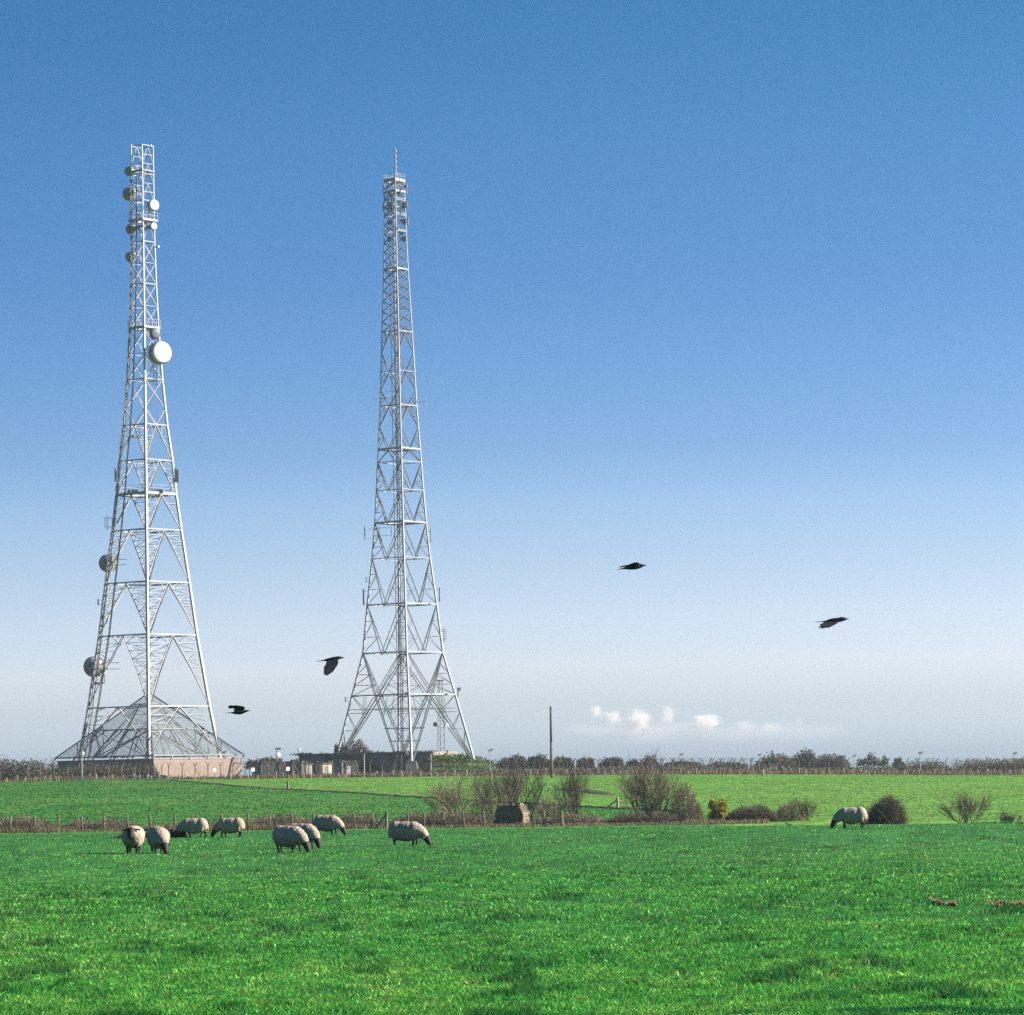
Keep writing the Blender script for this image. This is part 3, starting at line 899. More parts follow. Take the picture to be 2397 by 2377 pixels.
sign(674, 1800, 598, .56, 'white notice on the fence left of the cream hut')

# ------------------------------------------------------------------ foliage makers
def leaf_mesh(name, clumps, n, size, pal, m, off, flat=.0, shell=.5):
    cs = np.array([c for c, r in clumps]); rs = np.array([r for c, r in clumps])
    vol = rs.prod(1) ** (2 / 3); pr = vol / vol.sum()
    k = rng.choice(len(clumps), n, p=pr)
    d = rng.normal(size=(n, 3)); d /= np.linalg.norm(d, axis=1)[:, None]
    rad = rng.random(n) ** shell
    cn_ = cs[k] + d * rs[k] * rad[:, None] * rng.uniform(.85, 1.2, (n, 1))
    a = rng.normal(size=(n, 3)); a /= np.linalg.norm(a, axis=1)[:, None]
    b = np.cross(a, rng.normal(size=(n, 3))); b /= np.linalg.norm(b, axis=1)[:, None]
    s = size * rng.uniform(.5, 1.4, (n, 1))
    V = np.stack([cn_ - a * s * .5, cn_ + b * s * .5, cn_ + a * s * .5], 1).reshape(-1, 3) - np.array(off)
    T = np.arange(n * 3).reshape(-1, 3)
    pal = np.array(pal); ck = rng.integers(0, len(clumps), n)
    ci = (rng.random(n) * len(pal)).astype(int)
    jit = np.random.default_rng(3).uniform(.75, 1.25, len(clumps))[k]
    col = pal[ci] * jit[:, None]
    return np_mesh(name, V, T, m, np.repeat(col, 3, 0))
# ------------------------------------------------------------------ bunker and mound under the right tower
def turned_box(mb, u0, u1, v_top, Y, depth, ang, sink=.3):
    a, b = gp(u0, Y), gp(u1, Y); W_ = b.x - a.x
    L_ = (W_ - depth * math.sin(ang)) / math.cos(ang)
    zt_ = P((u0 + u1) / 2, v_top, Y).z; g0 = min(a.z, b.z) - sink
    c = Vector((a.x + W_ / 2, Y + depth / 2 + .5, (zt_ + g0) / 2))
    mb.box(c, (L_, depth, zt_ - g0), ang)
    return c, L_, zt_
def ground_box(mb, u0, u1, v_top, Y, depth, sink=.3, slant=0):
    a, b = gp(u0, Y), gp(u1, Y)
    zt_ = P((u0 + u1) / 2, v_top, Y).z
    g0 = min(a.z, b.z) - sink
    mb.raw([(a.x, Y, g0), (b.x, Y, g0), (b.x, Y + depth, g0), (a.x, Y + depth, g0), (a.x, Y + slant, zt_), (b.x, Y + slant, zt_), (b.x, Y + depth, zt_), (a.x, Y + depth, zt_)],
           [(3, 2, 1, 0), (4, 5, 6, 7), (0, 1, 5, 4), (1, 2, 6, 5), (2, 3, 7, 6), (3, 0, 4, 7)])
    return (a + b) / 2, zt_
bo = thing('concrete_bunker', 'long low dark concrete bunker under the slender tower', 'bunker', gp(860, 660))
mb = MB(); _, bt = ground_box(mb, 700, 1009, 1766, 659, 6); mb.build('wall', M['concrete_dark'], bo)
a_, b_ = gp(698, 658.7), gp(1010, 658.7)
MB().box(((a_.x + b_.x) / 2, 662, bt + .15), (b_.x - a_.x + .4, 7, .3)).build('roof', M['roof'], bo)
cl = []
for i in range(60):
    t = rng.random(); x_ = a_.x + (b_.x - a_.x) * t
    top_ = rng.random() < .45
    zz = bt + .25 if top_ else bo.location.z + rng.random() ** 1.6 * (bt - bo.location.z) * .9
    cl.append(((x_, 659.5 + (rng.random() * 4 if top_ else -.6), zz), (rng.uniform(.8, 2.2), .5, rng.uniform(.2, .45) if top_ else rng.uniform(.5, 1.0))))
link('ivy', leaf_mesh('ivy', cl, 3800, .34, [(.018, .026, .018), (.030, .036, .024), (.045, .040, .030)], M['leaf'], bo.location), bo)
p = P(1039, 1764, 672)
MB().box((p.x, 676, p.z), (6.0, 1.0, 9.5 * 672 / F), R(38)).build('parapet', M['concrete'], bo)
p = P(1086, 1768, 673)
MB().box((p.x - .3, 679, p.z), (2.8, .8, 4 * 672 / F), R(38)).build('parapet', M['concrete'], bo)
p0 = [gp(906, 652), gp(925, 652)]
for (u0, u1, v0, Y) in ((907, 931, 1768, 653), (934, 941, 1768, 653)):
    a_, b_ = gp(u0, Y), gp(u1, Y); z_ = P(u1, v0, Y).z
    MB().raw([(a_.x, Y, a_.z), (b_.x, Y, b_.z), (b_.x, Y, z_), (a_.x, Y + .8, a_.z), (b_.x, Y + .8, b_.z), (b_.x, Y + .8, z_)], [(0, 1, 2), (5, 4, 3), (0, 3, 4, 1), (1, 4, 5, 2), (2, 5, 3, 0)]).build('buttress', M['brick'], bo)

def seg_mesh(name, segs, m, off):
    S = np.array(segs)
    p, q, r0, r1 = S[:, :3], S[:, 3:6], S[:, 6], S[:, 7]
    d = q - p; d /= np.maximum(np.linalg.norm(d, axis=1), 1e-9)[:, None]
    ref = np.where(np.abs(d[:, 2:3]) > .9, [[1.0, 0, 0]], [[0, 0, 1.0]])
    a = np.cross(d, ref); a /= np.linalg.norm(a, axis=1)[:, None]; b = np.cross(d, a)
    V = []
    for c, r in ((p, r0), (q, r1)):
        for i in range(3):
            t = 2 * math.pi * i / 3
            V.append(c + (a * math.cos(t) + b * math.sin(t)) * r[:, None])
    V = np.stack(V, 1).reshape(-1, 3) - np.array(off)
    i = np.arange(len(S))[:, None] * 6
    T = np.concatenate([np.concatenate([i + [k, (k + 1) % 3, 3 + (k + 1) % 3], i + [k, 3 + (k + 1) % 3, 3 + k]], 1) for k in range(3)], 1).reshape(-1, 3)
    return np_mesh(name, V, T, m)
def grow(base, d0, length, rad, depth, out, spread=.6, kids=3, up=.15, wind=(0, 0, 0), rmin=.012):
    st = [(Vector(base), Vector(d0).normalized(), length, rad, depth)]
    while st:
        p, d, l, r, dep = st.pop()
        n = 3
        for i in range(n):
            d = (d + Vector((random.gauss(0, .16), random.gauss(0, .16), random.gauss(0, .10) + up * .35)) + Vector(wind) * .12).normalized()
            q = p + d * (l / n)
            r2 = max(rmin, r * (.86 if dep else .6))
            out.append((*p, *q, r, r2, dep))
            if dep:
                nk = kids if i == n - 1 else max(1, kids - 2)
                for _ in range(nk):
                    s = Vector((random.gauss(0, 1), random.gauss(0, 1), random.gauss(0, .7)))
                    nd = (d + s.normalized() * spread * random.uniform(.6, 1.3)).normalized()
                    st.append((q, nd, l * random.uniform(.55, .95), max(rmin, r2 * .6), dep - 1))
            p, r = q, r2
def bare_shrub(name, u, Y, w_px, h_px, label, cat='shrub', stems=9, depth=3, kids=2, m='twig', group=None, lean=(0, 0, 0), fan=.55, rad=.05, seed=None, rmin=.009):
    if seed: random.seed(seed)
    k = Y / F; W_, H_ = w_px * k, h_px * k
    b = gp(u, Y)
    o = thing(name, label, cat, b, group)
    out = []
    for i in range(stems):
        a = random.uniform(0, 2 * math.pi)
        base = b + Vector((math.cos(a) * W_ * random.uniform(.05, .27), math.sin(a) * W_ * .10, -.05))
        t = random.uniform(-1, 1)
        d = Vector((t * fan * W_ / H_ * 1.3 + lean[0], random.uniform(-.5, .5) * fan, 1))
        grow(base, d, H_ * random.uniform(.38, .52), rad * random.uniform(.7, 1.2), depth, out, .48, kids, .25, lean, rmin)
    # keep the crown to its real height and breadth
    S = np.array(out)
    zmax = np.percentile(S[:, 5], 99.5) - b.z
    xs_ = np.percentile(np.abs(S[:, 3] - b.x), 98)
    fz, fx = H_ / max(zmax, .1), (W_ / 2) / max(xs_, .1)
    for c_, f_, o_ in ((0, fx, b.x), (3, fx, b.x), (1, fx, b.y), (4, fx, b.y), (2, fz, b.z), (5, fz, b.z)):
        S[:, c_] = o_ + (S[:, c_] - o_) * f_
    main = S[:, 8] >= depth
    link('trunk', seg_mesh('trunk', S[main][:, :8], M[m], b), o)
    link('crown', seg_mesh('crown', S[~main][:, :8], M[m], b), o)
    return o
def thicket(name, u0, u1, Y, h_px, label, cat, n, m, group=None, depth_m=2.0, dome=False, r=.014, up=.8):
    """a dense mass of short bare twigs, thicker towards the bottom"""
    a, b = gp(u0, Y), gp(u1, Y); H_ = h_px * Y / F
    mid = (a + b) / 2
    o = thing(name, label, cat, mid, group)
    t = rng.random(n); x = a.x + (b.x - a.x) * t
    env = H_ * (np.clip(1 - (2 * t - 1) ** 4, .05, 1) if not dome else np.sqrt(np.clip(1 - (2 * t - 1) ** 2, .03, 1)))
    env = env * (.7 + .5 * vnoise(x * 1.3, x * 0 + Y, 5))
    y = Y + rng.uniform(-.5, .5, n) * depth_m * (np.sqrt(np.clip(1 - (2 * t - 1) ** 2, .1, 1)) if dome else 1)
    z0 = terr(x, y)
    f = rng.random(n) ** 1.25
    p = np.stack([x, y, z0 + f * env * .85], 1)
    d = np.stack([rng.normal(0, .55, n), rng.normal(0, .55, n), np.abs(rng.normal(up, .5, n)) - .1], 1)
    if dome: d[:, 0] += (2 * t - 1) * .7
    d /= np.linalg.norm(d, axis=1)[:, None]
    q = p + d * (rng.uniform(.2, .6, n) * np.minimum(1, H_ / 1.4))[:, None]
    S = np.concatenate([p, q, np.full((n, 1), r), np.full((n, 1), r * .5)], 1)
    link('crown', seg_mesh('crown', S, M[m], mid), o)
    ns = max(6, n // 60); ii_ = rng.choice(n, ns, replace=False)
    b0 = np.stack([x[ii_], y[ii_], z0[ii_] - .05], 1); b1 = b0 + np.stack([rng.normal(0, .12, ns), rng.normal(0, .12, ns), np.full(ns, 1)], 1) * (env[ii_] * .8)[:, None]
    link('trunk', seg_mesh('trunk', np.concatenate([b0, b1, np.full((ns, 1), r * 1.8), np.full((ns, 1), r)], 1), M[m], mid), o)
    return o
DARKG = [(0.03, 0.042, 0.033), (0.046, 0.06, 0.039), (0.067, 0.072, 0.051), (0.087, 0.077, 0.058)]
BROWN = [(0.098, 0.077, 0.06), (0.134, 0.102, 0.077), (0.082, 0.067, 0.056), (0.157, 0.122, 0.09)]
OLIVE = [(0.041, 0.052, 0.023), (0.064, 0.07, 0.03), (0.087, 0.082, 0.041), (0.098, 0.072, 0.046)]
GORSE = [(0.086, 0.125, 0.024), (0.144, 0.163, 0.026), (0.307, 0.25, 0.019), (0.528, 0.384, 0.019), (0.067, 0.115, 0.029)]
IVY = [(0.032, 0.096, 0.019), (0.056, 0.136, 0.024), (0.096, 0.16, 0.032), (0.136, 0.16, 0.044)]
def crown_tree(name, Y, u, v_top, v_bot, w_px, label, cat, pal, n=1800, nclump=9, leaf=.35, group=None, dome=1.0, lean=0, trunk=True, twigs=0):
    k = Y / F
    b = gp(u, Y)
    zt_ = P(u, v_top, Y).z; W_ = w_px * k
    zb_ = min(P(u, v_bot, Y).z, zt_ - .6)
    zb_ = max(zb_, b.z)
    H_ = zt_ - zb_
    o = thing(name, label, cat, b, group)
    cl = []
    for i in range(nclump):
        t = (i + .5) / nclump * 2 - 1 + random.uniform(-.1, .1)
        env = max(.25, 1 - dome * t * t)
        rr = W_ / 2 * random.uniform(.22, .36)
        h = H_ * env * random.uniform(.55, .85)
        rz = min(h * .55, H_ * .42) * random.uniform(.8, 1.1)
        cl.append(((b.x + t * W_ * .40 + lean * h, Y + random.uniform(-.3, .3) * W_ * .6, zb_ + max(h - rz * .6, rz * .7)), (rr, rr * .9, rz)))
        cl.append(((b.x + t * W_ * .42, Y + random.uniform(-.3, .3) * W_ * .5, zb_ + H_ * .25 * env), (rr * 1.05, rr, H_ * .28 * env)))
    link('crown', leaf_mesh('crown', cl, n, leaf, pal, M['leaf'], b), o)
    segs = []
    for i in range(0, len(cl), 2):
        c_ = cl[i][0]
        q = Vector(c_); s0 = b + Vector(((q.x - b.x) * (.12 if trunk else .7), 0, -.1)); mid = s0.lerp(q, .5) + Vector((0, 0, .1 * H_))
        for p_, q_, r0, r1 in ((s0, mid, .03 * H_ + .05, .02 * H_ + .03), (mid, q, .02 * H_ + .03, .03)):
            segs.append((*p_, *q_, r0, r1))
    link('trunk', seg_mesh('trunk', segs, M['bark'], b), o)
    if twigs:
        S = []
        for _ in range(twigs):
            c_, r_ = cl[random.randrange(0, len(cl))]
            d = Vector((random.gauss(0, 1), random.gauss(0, 1), abs(random.gauss(0, 1)) + .2)).normalized()
            q0 = Vector(c_) + Vector((d.x * r_[0], d.y * r_[1], d.z * r_[2])) * .7
            q1 = Vector(c_) + Vector((d.x * r_[0], d.y * r_[1], d.z * r_[2])) * random.uniform(1.05, 1.35)
            S.append((*q0, *q1, .04, .015))
        tag(link('outer_twigs', seg_mesh('outer_twigs', S, M['twig_dark'], b), o), kind='stuff')
    return o

# mound beside the bunker, ivy and grass covered
mc = [gp(1010, 672), gp(1075, 672), gp(1140, 674)]
mo_ = thing('grass_mound', 'bright green overgrown mound below the pale concrete parapet', 'mound', mc[1])
V, Fs = [], []
for j in range(9):
    for i in range(25):
        t = i / 24; x = mc[0].x - 1 + (mc[2].x - mc[0].x + 4) * t
        s_ = j / 8
        prof = float(np.interp(t, [0, .05, .6, .8, 1], [.6, 1, .98, .6, 0]))
        top_ = P(1075, 1769, 676).z
        y = 664 + s_ * 12
        g0 = tz(x, y)
        V.append((x, y, g0 - .2 + (top_ - g0) * prof * math.sin(min(1, s_ * 1.4) * math.pi / 2) + random.uniform(-.15, .15)))
for j in range(8):
    for i in range(24): Fs.append((j * 25 + i, j * 25 + i + 1, (j + 1) * 25 + i + 1, (j + 1) * 25 + i))
MB().raw(V, Fs).build('earth', mat('mound_earth', (.04, .07, .02), .9, .3, .6), mo_, True)
cl = [((Vector(V[j * 25 + i])), (1.0, .8, .7)) for j in range(0, 9, 1) for i in range(0, 25, 2)]
cl = [(tuple(c), r) for c, r in cl]
link('ivy', leaf_mesh('ivy', cl, 5200, .42, IVY, M['leaf'], mc[1]), mo_)

# ------------------------------------------------------------------ far trees and hedges on the skyline (things one can tell apart)
TR = 'trees on the skyline'
crown_tree('hedge', 618, 0, 1768, 1830, 240, 'tall dense dark hedge at the left edge of the photo', 'hedge', OLIVE + BROWN + DARKG, 10000, 20, .38, None, .10)
crown_tree('hedge', 622, 118, 1772, 1826, 54, 'dark hedge end just left of the mesh canopy', 'hedge', OLIVE + DARKG, 1500, 6, .34, None, .5)
crown_tree('hedge', 624, 235, 1779, 1822, 250, 'green topped hedge in front of the shaded brick wall', 'hedge', OLIVE + BROWN, 7000, 18, .32, None, .35)
crown_tree('bush', 612, 342, 1774, 1828, 66, 'brown leafless bush at the near corner of the brick enclosure', 'bush', BROWN + OLIVE, 2200, 7, .28, None, .6, twigs=160)
crown_tree('windswept_tree', 760, 830, 1728, 1768, 82, 'brown windswept tree behind the left foot of the slender tower', 'tree', BROWN, 1500, 7, .45, TR, .7, .25, twigs=160)
crown_tree('windswept_tree', 765, 794, 1728, 1770, 28, 'dark narrow windswept tree at the left foot of the slender tower', 'tree', DARKG, 500, 3, .5, TR, .5, .1, twigs=80)
crown_tree('bush', 755, 978, 1755, 1780, 76, 'rounded brown bush behind the bunker roof', 'bush', BROWN + DARKG, 1300, 8, .5, TR, .6)
specs = [(620, 1768, 92, 'low dark tree line right of the brick enclosure behind the white dish', DARKG),
         (715, 1771, 80, 'dark tree mass behind the cream hut', DARKG), (770, 1766, 60, 'dark tree mass left of the bunker roof', DARKG),
         (1120, 1770, 70, 'low dark tree mass right of the green mound', DARKG),
         (1205, 1764, 90, 'dark green tree clump left of the tall pole', DARKG), (1262, 1763, 60, 'rounded dark tree clump touching the tall pole', DARKG),
         (1318, 1767, 56, 'dark tree clump just right of the tall pole', DARKG), (1372, 1769, 44, 'brown rounded tree clump among dark skyline trees', BROWN),
         (1432, 1768, 60, 'dark spreading tree left of the twiggy one', DARKG), (1486, 1775, 40, 'low dark bush before the twiggy tree', DARKG),
         (1600, 1778, 90, 'low dark hedge beyond the right fence', DARKG), (1700, 1781, 100, 'low brown hedge left of the round tree clump', BROWN + DARKG)]
for u, v, w_, lb, pal in specs:
    crown_tree('skyline_tree', 800, u, v, 1800, w_, lb, 'tree', pal, 1500 + w_ * 12, max(6, w_ // 8), .6, TR, .3)
crown_tree('skyline_tree', 780, 1522, 1756, 1800, 52, 'twiggy bare tree fanning up above the right fence', 'tree', BROWN, 900, 6, .45, TR, .7, twigs=260)
crown_tree('skyline_tree', 790, 1818, 1754, 1800, 96, 'rounded brown tree at the left of the right clump', 'tree', BROWN + OLIVE, 4200, 10, .5, TR, .6)
crown_tree('skyline_tree', 795, 1888, 1750, 1800, 96, 'tallest dark tree in the middle of the right clump', 'tree', DARKG, 4200, 10, .5, TR, .6)
crown_tree('skyline_tree', 790, 1944, 1753, 1800, 104, 'brown topped tree at the right of the right clump', 'tree', BROWN + DARKG, 4200, 10, .5, TR, .6)
crown_tree('windswept_tree', 790, 2034, 1756, 1795, 58, 'dark windswept tree with bare trunk right of the clump', 'tree', DARKG, 760, 6, .5, TR, .7, .2, twigs=40)
crown_tree('windswept_tree', 795, 2066, 1763, 1798, 22, 'thin leaning windswept tree beside a larger one', 'tree', DARKG, 330, 4, .45, TR, .4, .3, twigs=40)
crown_tree('skyline_tree', 790, 2104, 1766, 1800, 36, 'dark spiky tree left of the camera pole', 'tree', DARKG, 800, 5, .5, TR, .6)
crown_tree('hedge', 700, 2160, 1772, 1812, 130, 'brown scrub hedge around the camera pole on the right', 'hedge', BROWN + OLIVE, 2600, 10, .4, None, .5)
crown_tree('hedge', 690, 2360, 1768, 1812, 290, 'long dense brown hedge at the right edge of the photo', 'hedge', BROWN + OLIVE, 11000, 22, .40, None, .12)
crown_tree('hedge', 680, 2085, 1790, 1812, 90, 'low brown scrub below the windswept trees', 'hedge', BROWN + OLIVE, 1500, 9, .36, None, .3)
crown_tree('hedge', 640, 2108, 1782, 1814, 22, 'small dark bush against the right fence', 'bush', DARKG + OLIVE, 500, 3, .32, None, .5)

# scrub behind the security fence: dry brown undergrowth nobody could count
def strip(name, Y0, Y1, u0, u1, n, h, wd, pal, label, frac=1.0):
    a0 = gp(u0, (Y0 + Y1) / 2).x / ((Y0 + Y1) / 2); a1 = gp(u1, (Y0 + Y1) / 2).x / ((Y0 + Y1) / 2)
    Y = rng.uniform(Y0, Y1, n); x = Y * rng.uniform(a0, a1, n); z = terr(x, Y)
    hh = rng.uniform(.3, 1, n) * h * (.5 + vnoise(x / 1.5, Y / 1.5, 41)) * (.55 + .9 * vnoise(x / 9, Y / 30, 42))
    pal = np.array(pal); col = pal[rng.integers(0, len(pal), n)] * rng.uniform(.8, 1.2, (n, 1))
    V, T, c = blades(x, Y, z, hh, rng.uniform(.5, 1.2, n) * wd, rng.uniform(.1, .7, n), col, True)
    return tag(link(name, np_mesh(name, V, T, M['dry'], c)), label, 'undergrowth', kind='stuff')
DRY = [(0.136, 0.084, 0.06), (0.168, 0.112, 0.08), (0.104, 0.072, 0.048), (0.08, 0.072, 0.04), (0.208, 0.152, 0.096)]
strip('dry_undergrowth', 601, 612, -120, 2520, 26000, .75, .16, DRY, 'dry brown undergrowth along the foot of the security fence')
SCRUB = [(0.054, 0.048, 0.036), (0.072, 0.06, 0.048), (0.048, 0.06, 0.036), (0.102, 0.078, 0.06)]
def scrub_mass():
    cl = []
    for i in range(420):
        u = rng.uniform(1120, 2640); Y = rng.uniform(645, 715)
        p = gp(u, Y); hgt = .8 + 1.4 * float(vnoise(p.x / 7, Y / 25, 71)) * float(vnoise(p.x / 23 + 3, 5.5, 72)) * 1.3
        wd_ = rng.uniform(1.2, 2.6)
        cl.append(((p.x, Y, p.z + hgt * .40), (wd_, wd_, hgt * .62)))
    me = leaf_mesh('scrub', cl, 30000, .5, SCRUB + BROWN, M['leaf'], (0, 0, 0))
    tag(link('scrub', me), 'dark scrub growing beyond the right hand security fence', 'undergrowth', kind='stuff')
scrub_mass()
strip('dead_grass', 299, 306, -150, 1800, 22000, .55, .05, [(.22, .155, .10), (.17, .12, .08), (.12, .11, .05), (.10, .085, .05)], 'dead brown grass along the wire fence in the dip')

# ------------------------------------------------------------------ fences
def fence_wire(mb, pts, heights, r=.02):
    for h in heights:
        for i in range(len(pts) - 1):
            mb.tube(pts[i] + Vector((0, 0, h)), pts[i + 1] + Vector((0, 0, h)), r, None, 3, False)
def crank_post(kind):
    mb = MB()
    mb.tube((0, 0, -.3), (0, 0, 2.45), .08, .075, 6)
    if kind in ('r', 'y'): mb.tube((0, 0, 2.40), (.42, 0, 2.98), .075, .055, 5)
    if kind in ('l', 'y'): mb.tube((0, 0, 2.40), (-.42, 0, 2.98), .075, .055, 5)
    if kind == 'yy': mb.tube((0, 0, 2.4), (.3, -.3, 2.95), .075, .055, 5); mb.tube((0, 0, 2.4), (-.3, .3, 2.95), .075, .055, 5)
    return mb.mesh('fence_post', M['post'])
POSTM = {k: crank_post(k) for k in ('r', 'l', 'y', 'yy')}
def stay_mesh(s_): return MB().tube((s_ * 1.3, 0, -.1), (s_ * .05, 0, 1.9), .08, .07, 5).mesh('stay', M['post'])
STAYM = {1: stay_mesh(1), -1: stay_mesh(-1)}
def sec_fence(label, us, Yf, kind, stays=(), group='security fences'):
    pts = [gp(u, Yf(u)) for u in us]
    o = thing('security_fence', label, 'fence', pts[len(pts) // 2], group)
    c = o.location
    for i, (u, p) in enumerate(zip(us, pts)):
        k = kind(u)
        po = link('fence_post', POSTM[k], o, p - c)
        po.rotation_euler = (random.uniform(-.02, .02), random.uniform(-.025, .025), random.uniform(-.25, .25))
        if i in stays: link('stay', STAYM[random.choice((1, -1))], po)
    polys = [[pts[i], pts[i + 1], pts[i + 1] + Vector((0, 0, 2.4)), pts[i] + Vector((0, 0, 2.4))] for i in range(len(pts) - 1)]
    netmesh('chain_link', polys, M['chain'], o)
    mb = MB(); fence_wire(mb, pts, (2.45, 2.62, 2.8, 2.95), .007); mb.build('barbed_wire', M['wire'], o)
J = lambda: random.uniform(-2.0, 2.0)
us = [u + J() * .5 for u in np.arange(-156, 380, 31.5)]
sec_fence('security fence of cranked posts in the hedge at the left', us, lambda u: 604, lambda u: 'r', (3, 6))
us = [395, 427, 457, 487, 516, 546, 574]
sec_fence('security fence of Y topped posts before the pale brick wall', us, lambda u: 604, lambda u: 'y', (2,))
us = sorted([584, 600, 612, 628, 644, 655, 668, 684, 692, 708, 722, 742, 750, 768, 782, 800, 810, 838])
sec_fence('crowded run of cranked posts in front of the pale huts', us, lambda u: 604 + (hash(int(u)) % 3) * 4, lambda u: random.choice('yrry'), (8, 15))
us = [u + J() * .4 for u in np.arange(866, 1110, 28.5)]
sec_fence('evenly spaced cranked posts in front of the dark bunker', us, lambda u: 604, lambda u: 'r')
us = [u + J() for u in np.arange(1135, 2580, 23)]
sec_fence('long front run of cranked posts from the mound to the right edge', us, lambda u: 606, lambda u: random.choice(['r', 'r', 'l', 'y', 'yy'] if u < 1700 else ['r', 'r', 'r', 'y']), (12, 30))
us = [u + J() * 2 for u in np.arange(1140, 1990, 24)]
sec_fence('back run of cranked posts right of the mound behind the front run', us, lambda u: 650, lambda u: random.choice(['r', 'l', 'y']))

def low_fence(name, label, pts, hgt, rad, m, group=None, wires=(.35, .7, 1.0), tilt=.03, wr=.012, jitter=.1, sides=6):
    o = thing(name, label, 'fence', pts[len(pts) // 2], group)
    c = o.location
    for p in pts:
        h_ = hgt * random.uniform(1 - jitter, 1 + jitter); rr = rad * random.uniform(.85, 1.2)
        d = Vector((random.gauss(0, tilt), random.gauss(0, tilt), 1)) * h_
        MB().tube(p - Vector((0, 0, .3)), p + d, rr, rr * .92, sides).build('post', M[m], o)
    mb = MB(); fence_wire(mb, pts, wires, wr); mb.build('wire', M['wire'], o)
    return o
def jit(a, b, s, j): return [u + random.uniform(-j, j) for u in np.arange(a, b, s)]
low_fence('stock_fence', 'short pale posts edging the far field below the towers', [gp(u, 600) for u in jit(-130, 1160, 21, 6)], .95, .10, 'post_pale', 'stock fences along the top field edge', (.4, .8), .05, .01, .35)
low_fence('stock_fence', 'short pale posts edging the far field right of the mound', [gp(u, 600) for u in jit(1172, 2560, 17.5, 4)], .95, .09, 'post_pale', 'stock fences along the top field edge', (.4, .8), .05, .01, .3)
us = [-150, -90, -33, 23, 82, 138, 192, 244, 299, 352, 409, 462, 520, 581, 632, 683, 733, 781, 829, 871, 906, 955, 993, 1040, 1085, 1134, 1275, 1316]
low_fence('wire_fence', 'grey timber post and wire fence in the dip behind the sheep', [gp(u, 300) for u in us], 1.42, .105, 'timber', None, (.3, .6, .9, 1.2), .03, .014, .05, 6)
bp_ = [(568, 1841), (600, 1843), (637, 1846), (675, 1847), (710, 1850), (735, 1851), (762, 1852), (793, 1853), (823, 1855), (853, 1857), (886, 1859), (920, 1862), (953, 1864)]
low_fence('wire_fence', 'thin leaning stakes along the dark bank across the far field', [hit(u, v - 3, 290) for u, v in bp_], .72, .035, 'timber', None, (.3, .6), .14, .008, .25, 4)
gpst = hit(674, 1848, 290)
def single_post(u, v, Y0, hgt, rad, label, stay=False, m='post_pale', name='gate_post'):
    p = hit(u, v, Y0)
    o = thing(name, label, 'post', p)
    MB().tube(p - Vector((0, 0, .3)), p + Vector((0, 0, hgt)), rad, rad * .95, 8).build('shaft', M[m], o)
    MB().lathe(p + Vector((0, 0, hgt)), (0.001, 0, 1), [(0, rad * 1.05), (.05, rad * .7)], 8).build('cap', M[m], o)
    if stay: MB().tube(p + Vector((-1.3, .2, 0)), p + Vector((0, 0, hgt * .85)), rad * .6, None, 6).build('stay', M[m], o)
single_post(674, 1849, 290, 1.1, .17, 'stout timber post on the dark bank below the huts', False, 'timber')
single_post(1446, 1894, 290, 1.15, .14, 'stout stayed post on the bank left of the tallest bare shrub', True)
single_post(1786, 1815, 290, .95, .22, 'thick pale stub post at the far field edge on the right', False)
q = gp(904, 299.2); so = thing('strainer_post', 'thick leaning strainer post in the dip fence near one sheep', 'post', q)
MB().tube(q - Vector((0, 0, .3)), q + Vector((.05, 0, 1.5)), .14, .13, 8).build('shaft', M['timber'], so)
MB().tube(q + Vector((-1.0, 0, 0)), q + Vector((0, 0, 1.2)), .08, .08, 6).build('stay', M['timber'], so)

# ------------------------------------------------------------------ poles
tp = gp(1291, 560)
to = thing('telegraph_pole', 'tall dark bare timber pole standing alone before the fence', 'pole', tp)
zt_ = P(1289, 1655, 560).z
dxl = P(1289.5, 1655, 560).x - P(1291, 1800, 560).x
MB().path([tp - Vector((0, 0, .4)), tp + Vector((dxl * .5, 0, (zt_ - tp.z) * .5)), Vector((tp.x + dxl, 560, zt_))], [.24, .2, .17], 12).build('shaft', M['pole'], to, True)
MB().lathe((tp.x + dxl, 560, zt_), (0.001, 0, 1), [(0, .19), (.04, .19), (.12, .05)], 12).build('cap', M['steel_dark'], to)
def cam_pole(u, Y, v_top, label, head='dark', r=.07, name='camera_pole', hs=1.0):
    b = gp(u, Y); zt_ = P(u, v_top, Y).z
    o = thing(name, label, 'pole', b, 'slim poles around the compound')
    MB().tube(b - Vector((0, 0, .3)), (b.x, Y, zt_), r, r * .8, 8).build('shaft', M['lamp'], o)
    mm = {'dark': 'steel_dark', 'white': 'white'}[head]
    if head == 'dark':
        MB().box((b.x + .1, Y, zt_ + .15), (.75 * hs, .3, .32 * hs), R(20)).tube((b.x - .3, Y, zt_ + .1), (b.x + .55, Y - .1, zt_ + .45), .08, .06, 5).build('camera', M[mm], o)
    else:
        MB().lathe((b.x + .15, Y, zt_), (0.001, 0, 1), [(-.1, .12), (0, .26), (.3, .26), (.5, .2)], 10).build('lamp_head', M[mm], o)
cam_pole(192, 600, 1767, 'pale pole with white lamp head left of the brick enclosure', 'white', .10, 'lamp_post')
cam_pole(853, 606, 1767, 'plain grey pole in front of the dark bunker', 'dark', .11, hs=.4)
cam_pole(1148, 612, 1759, 'grey pole with dark camera head right of the mound', 'dark', .08)
cam_pole(699, 690, 1757, 'thin pale pole between the white dish and cream hut', 'white', .07, 'lamp_post')
cam_pole(525, 600, 1764, 'thin grey pole before the right half of the brick wall', 'dark', .05, hs=.5)
cam_pole(1595, 660, 1769, 'thin pole with small camera right of the twiggy tree', 'dark', .04, hs=.7)
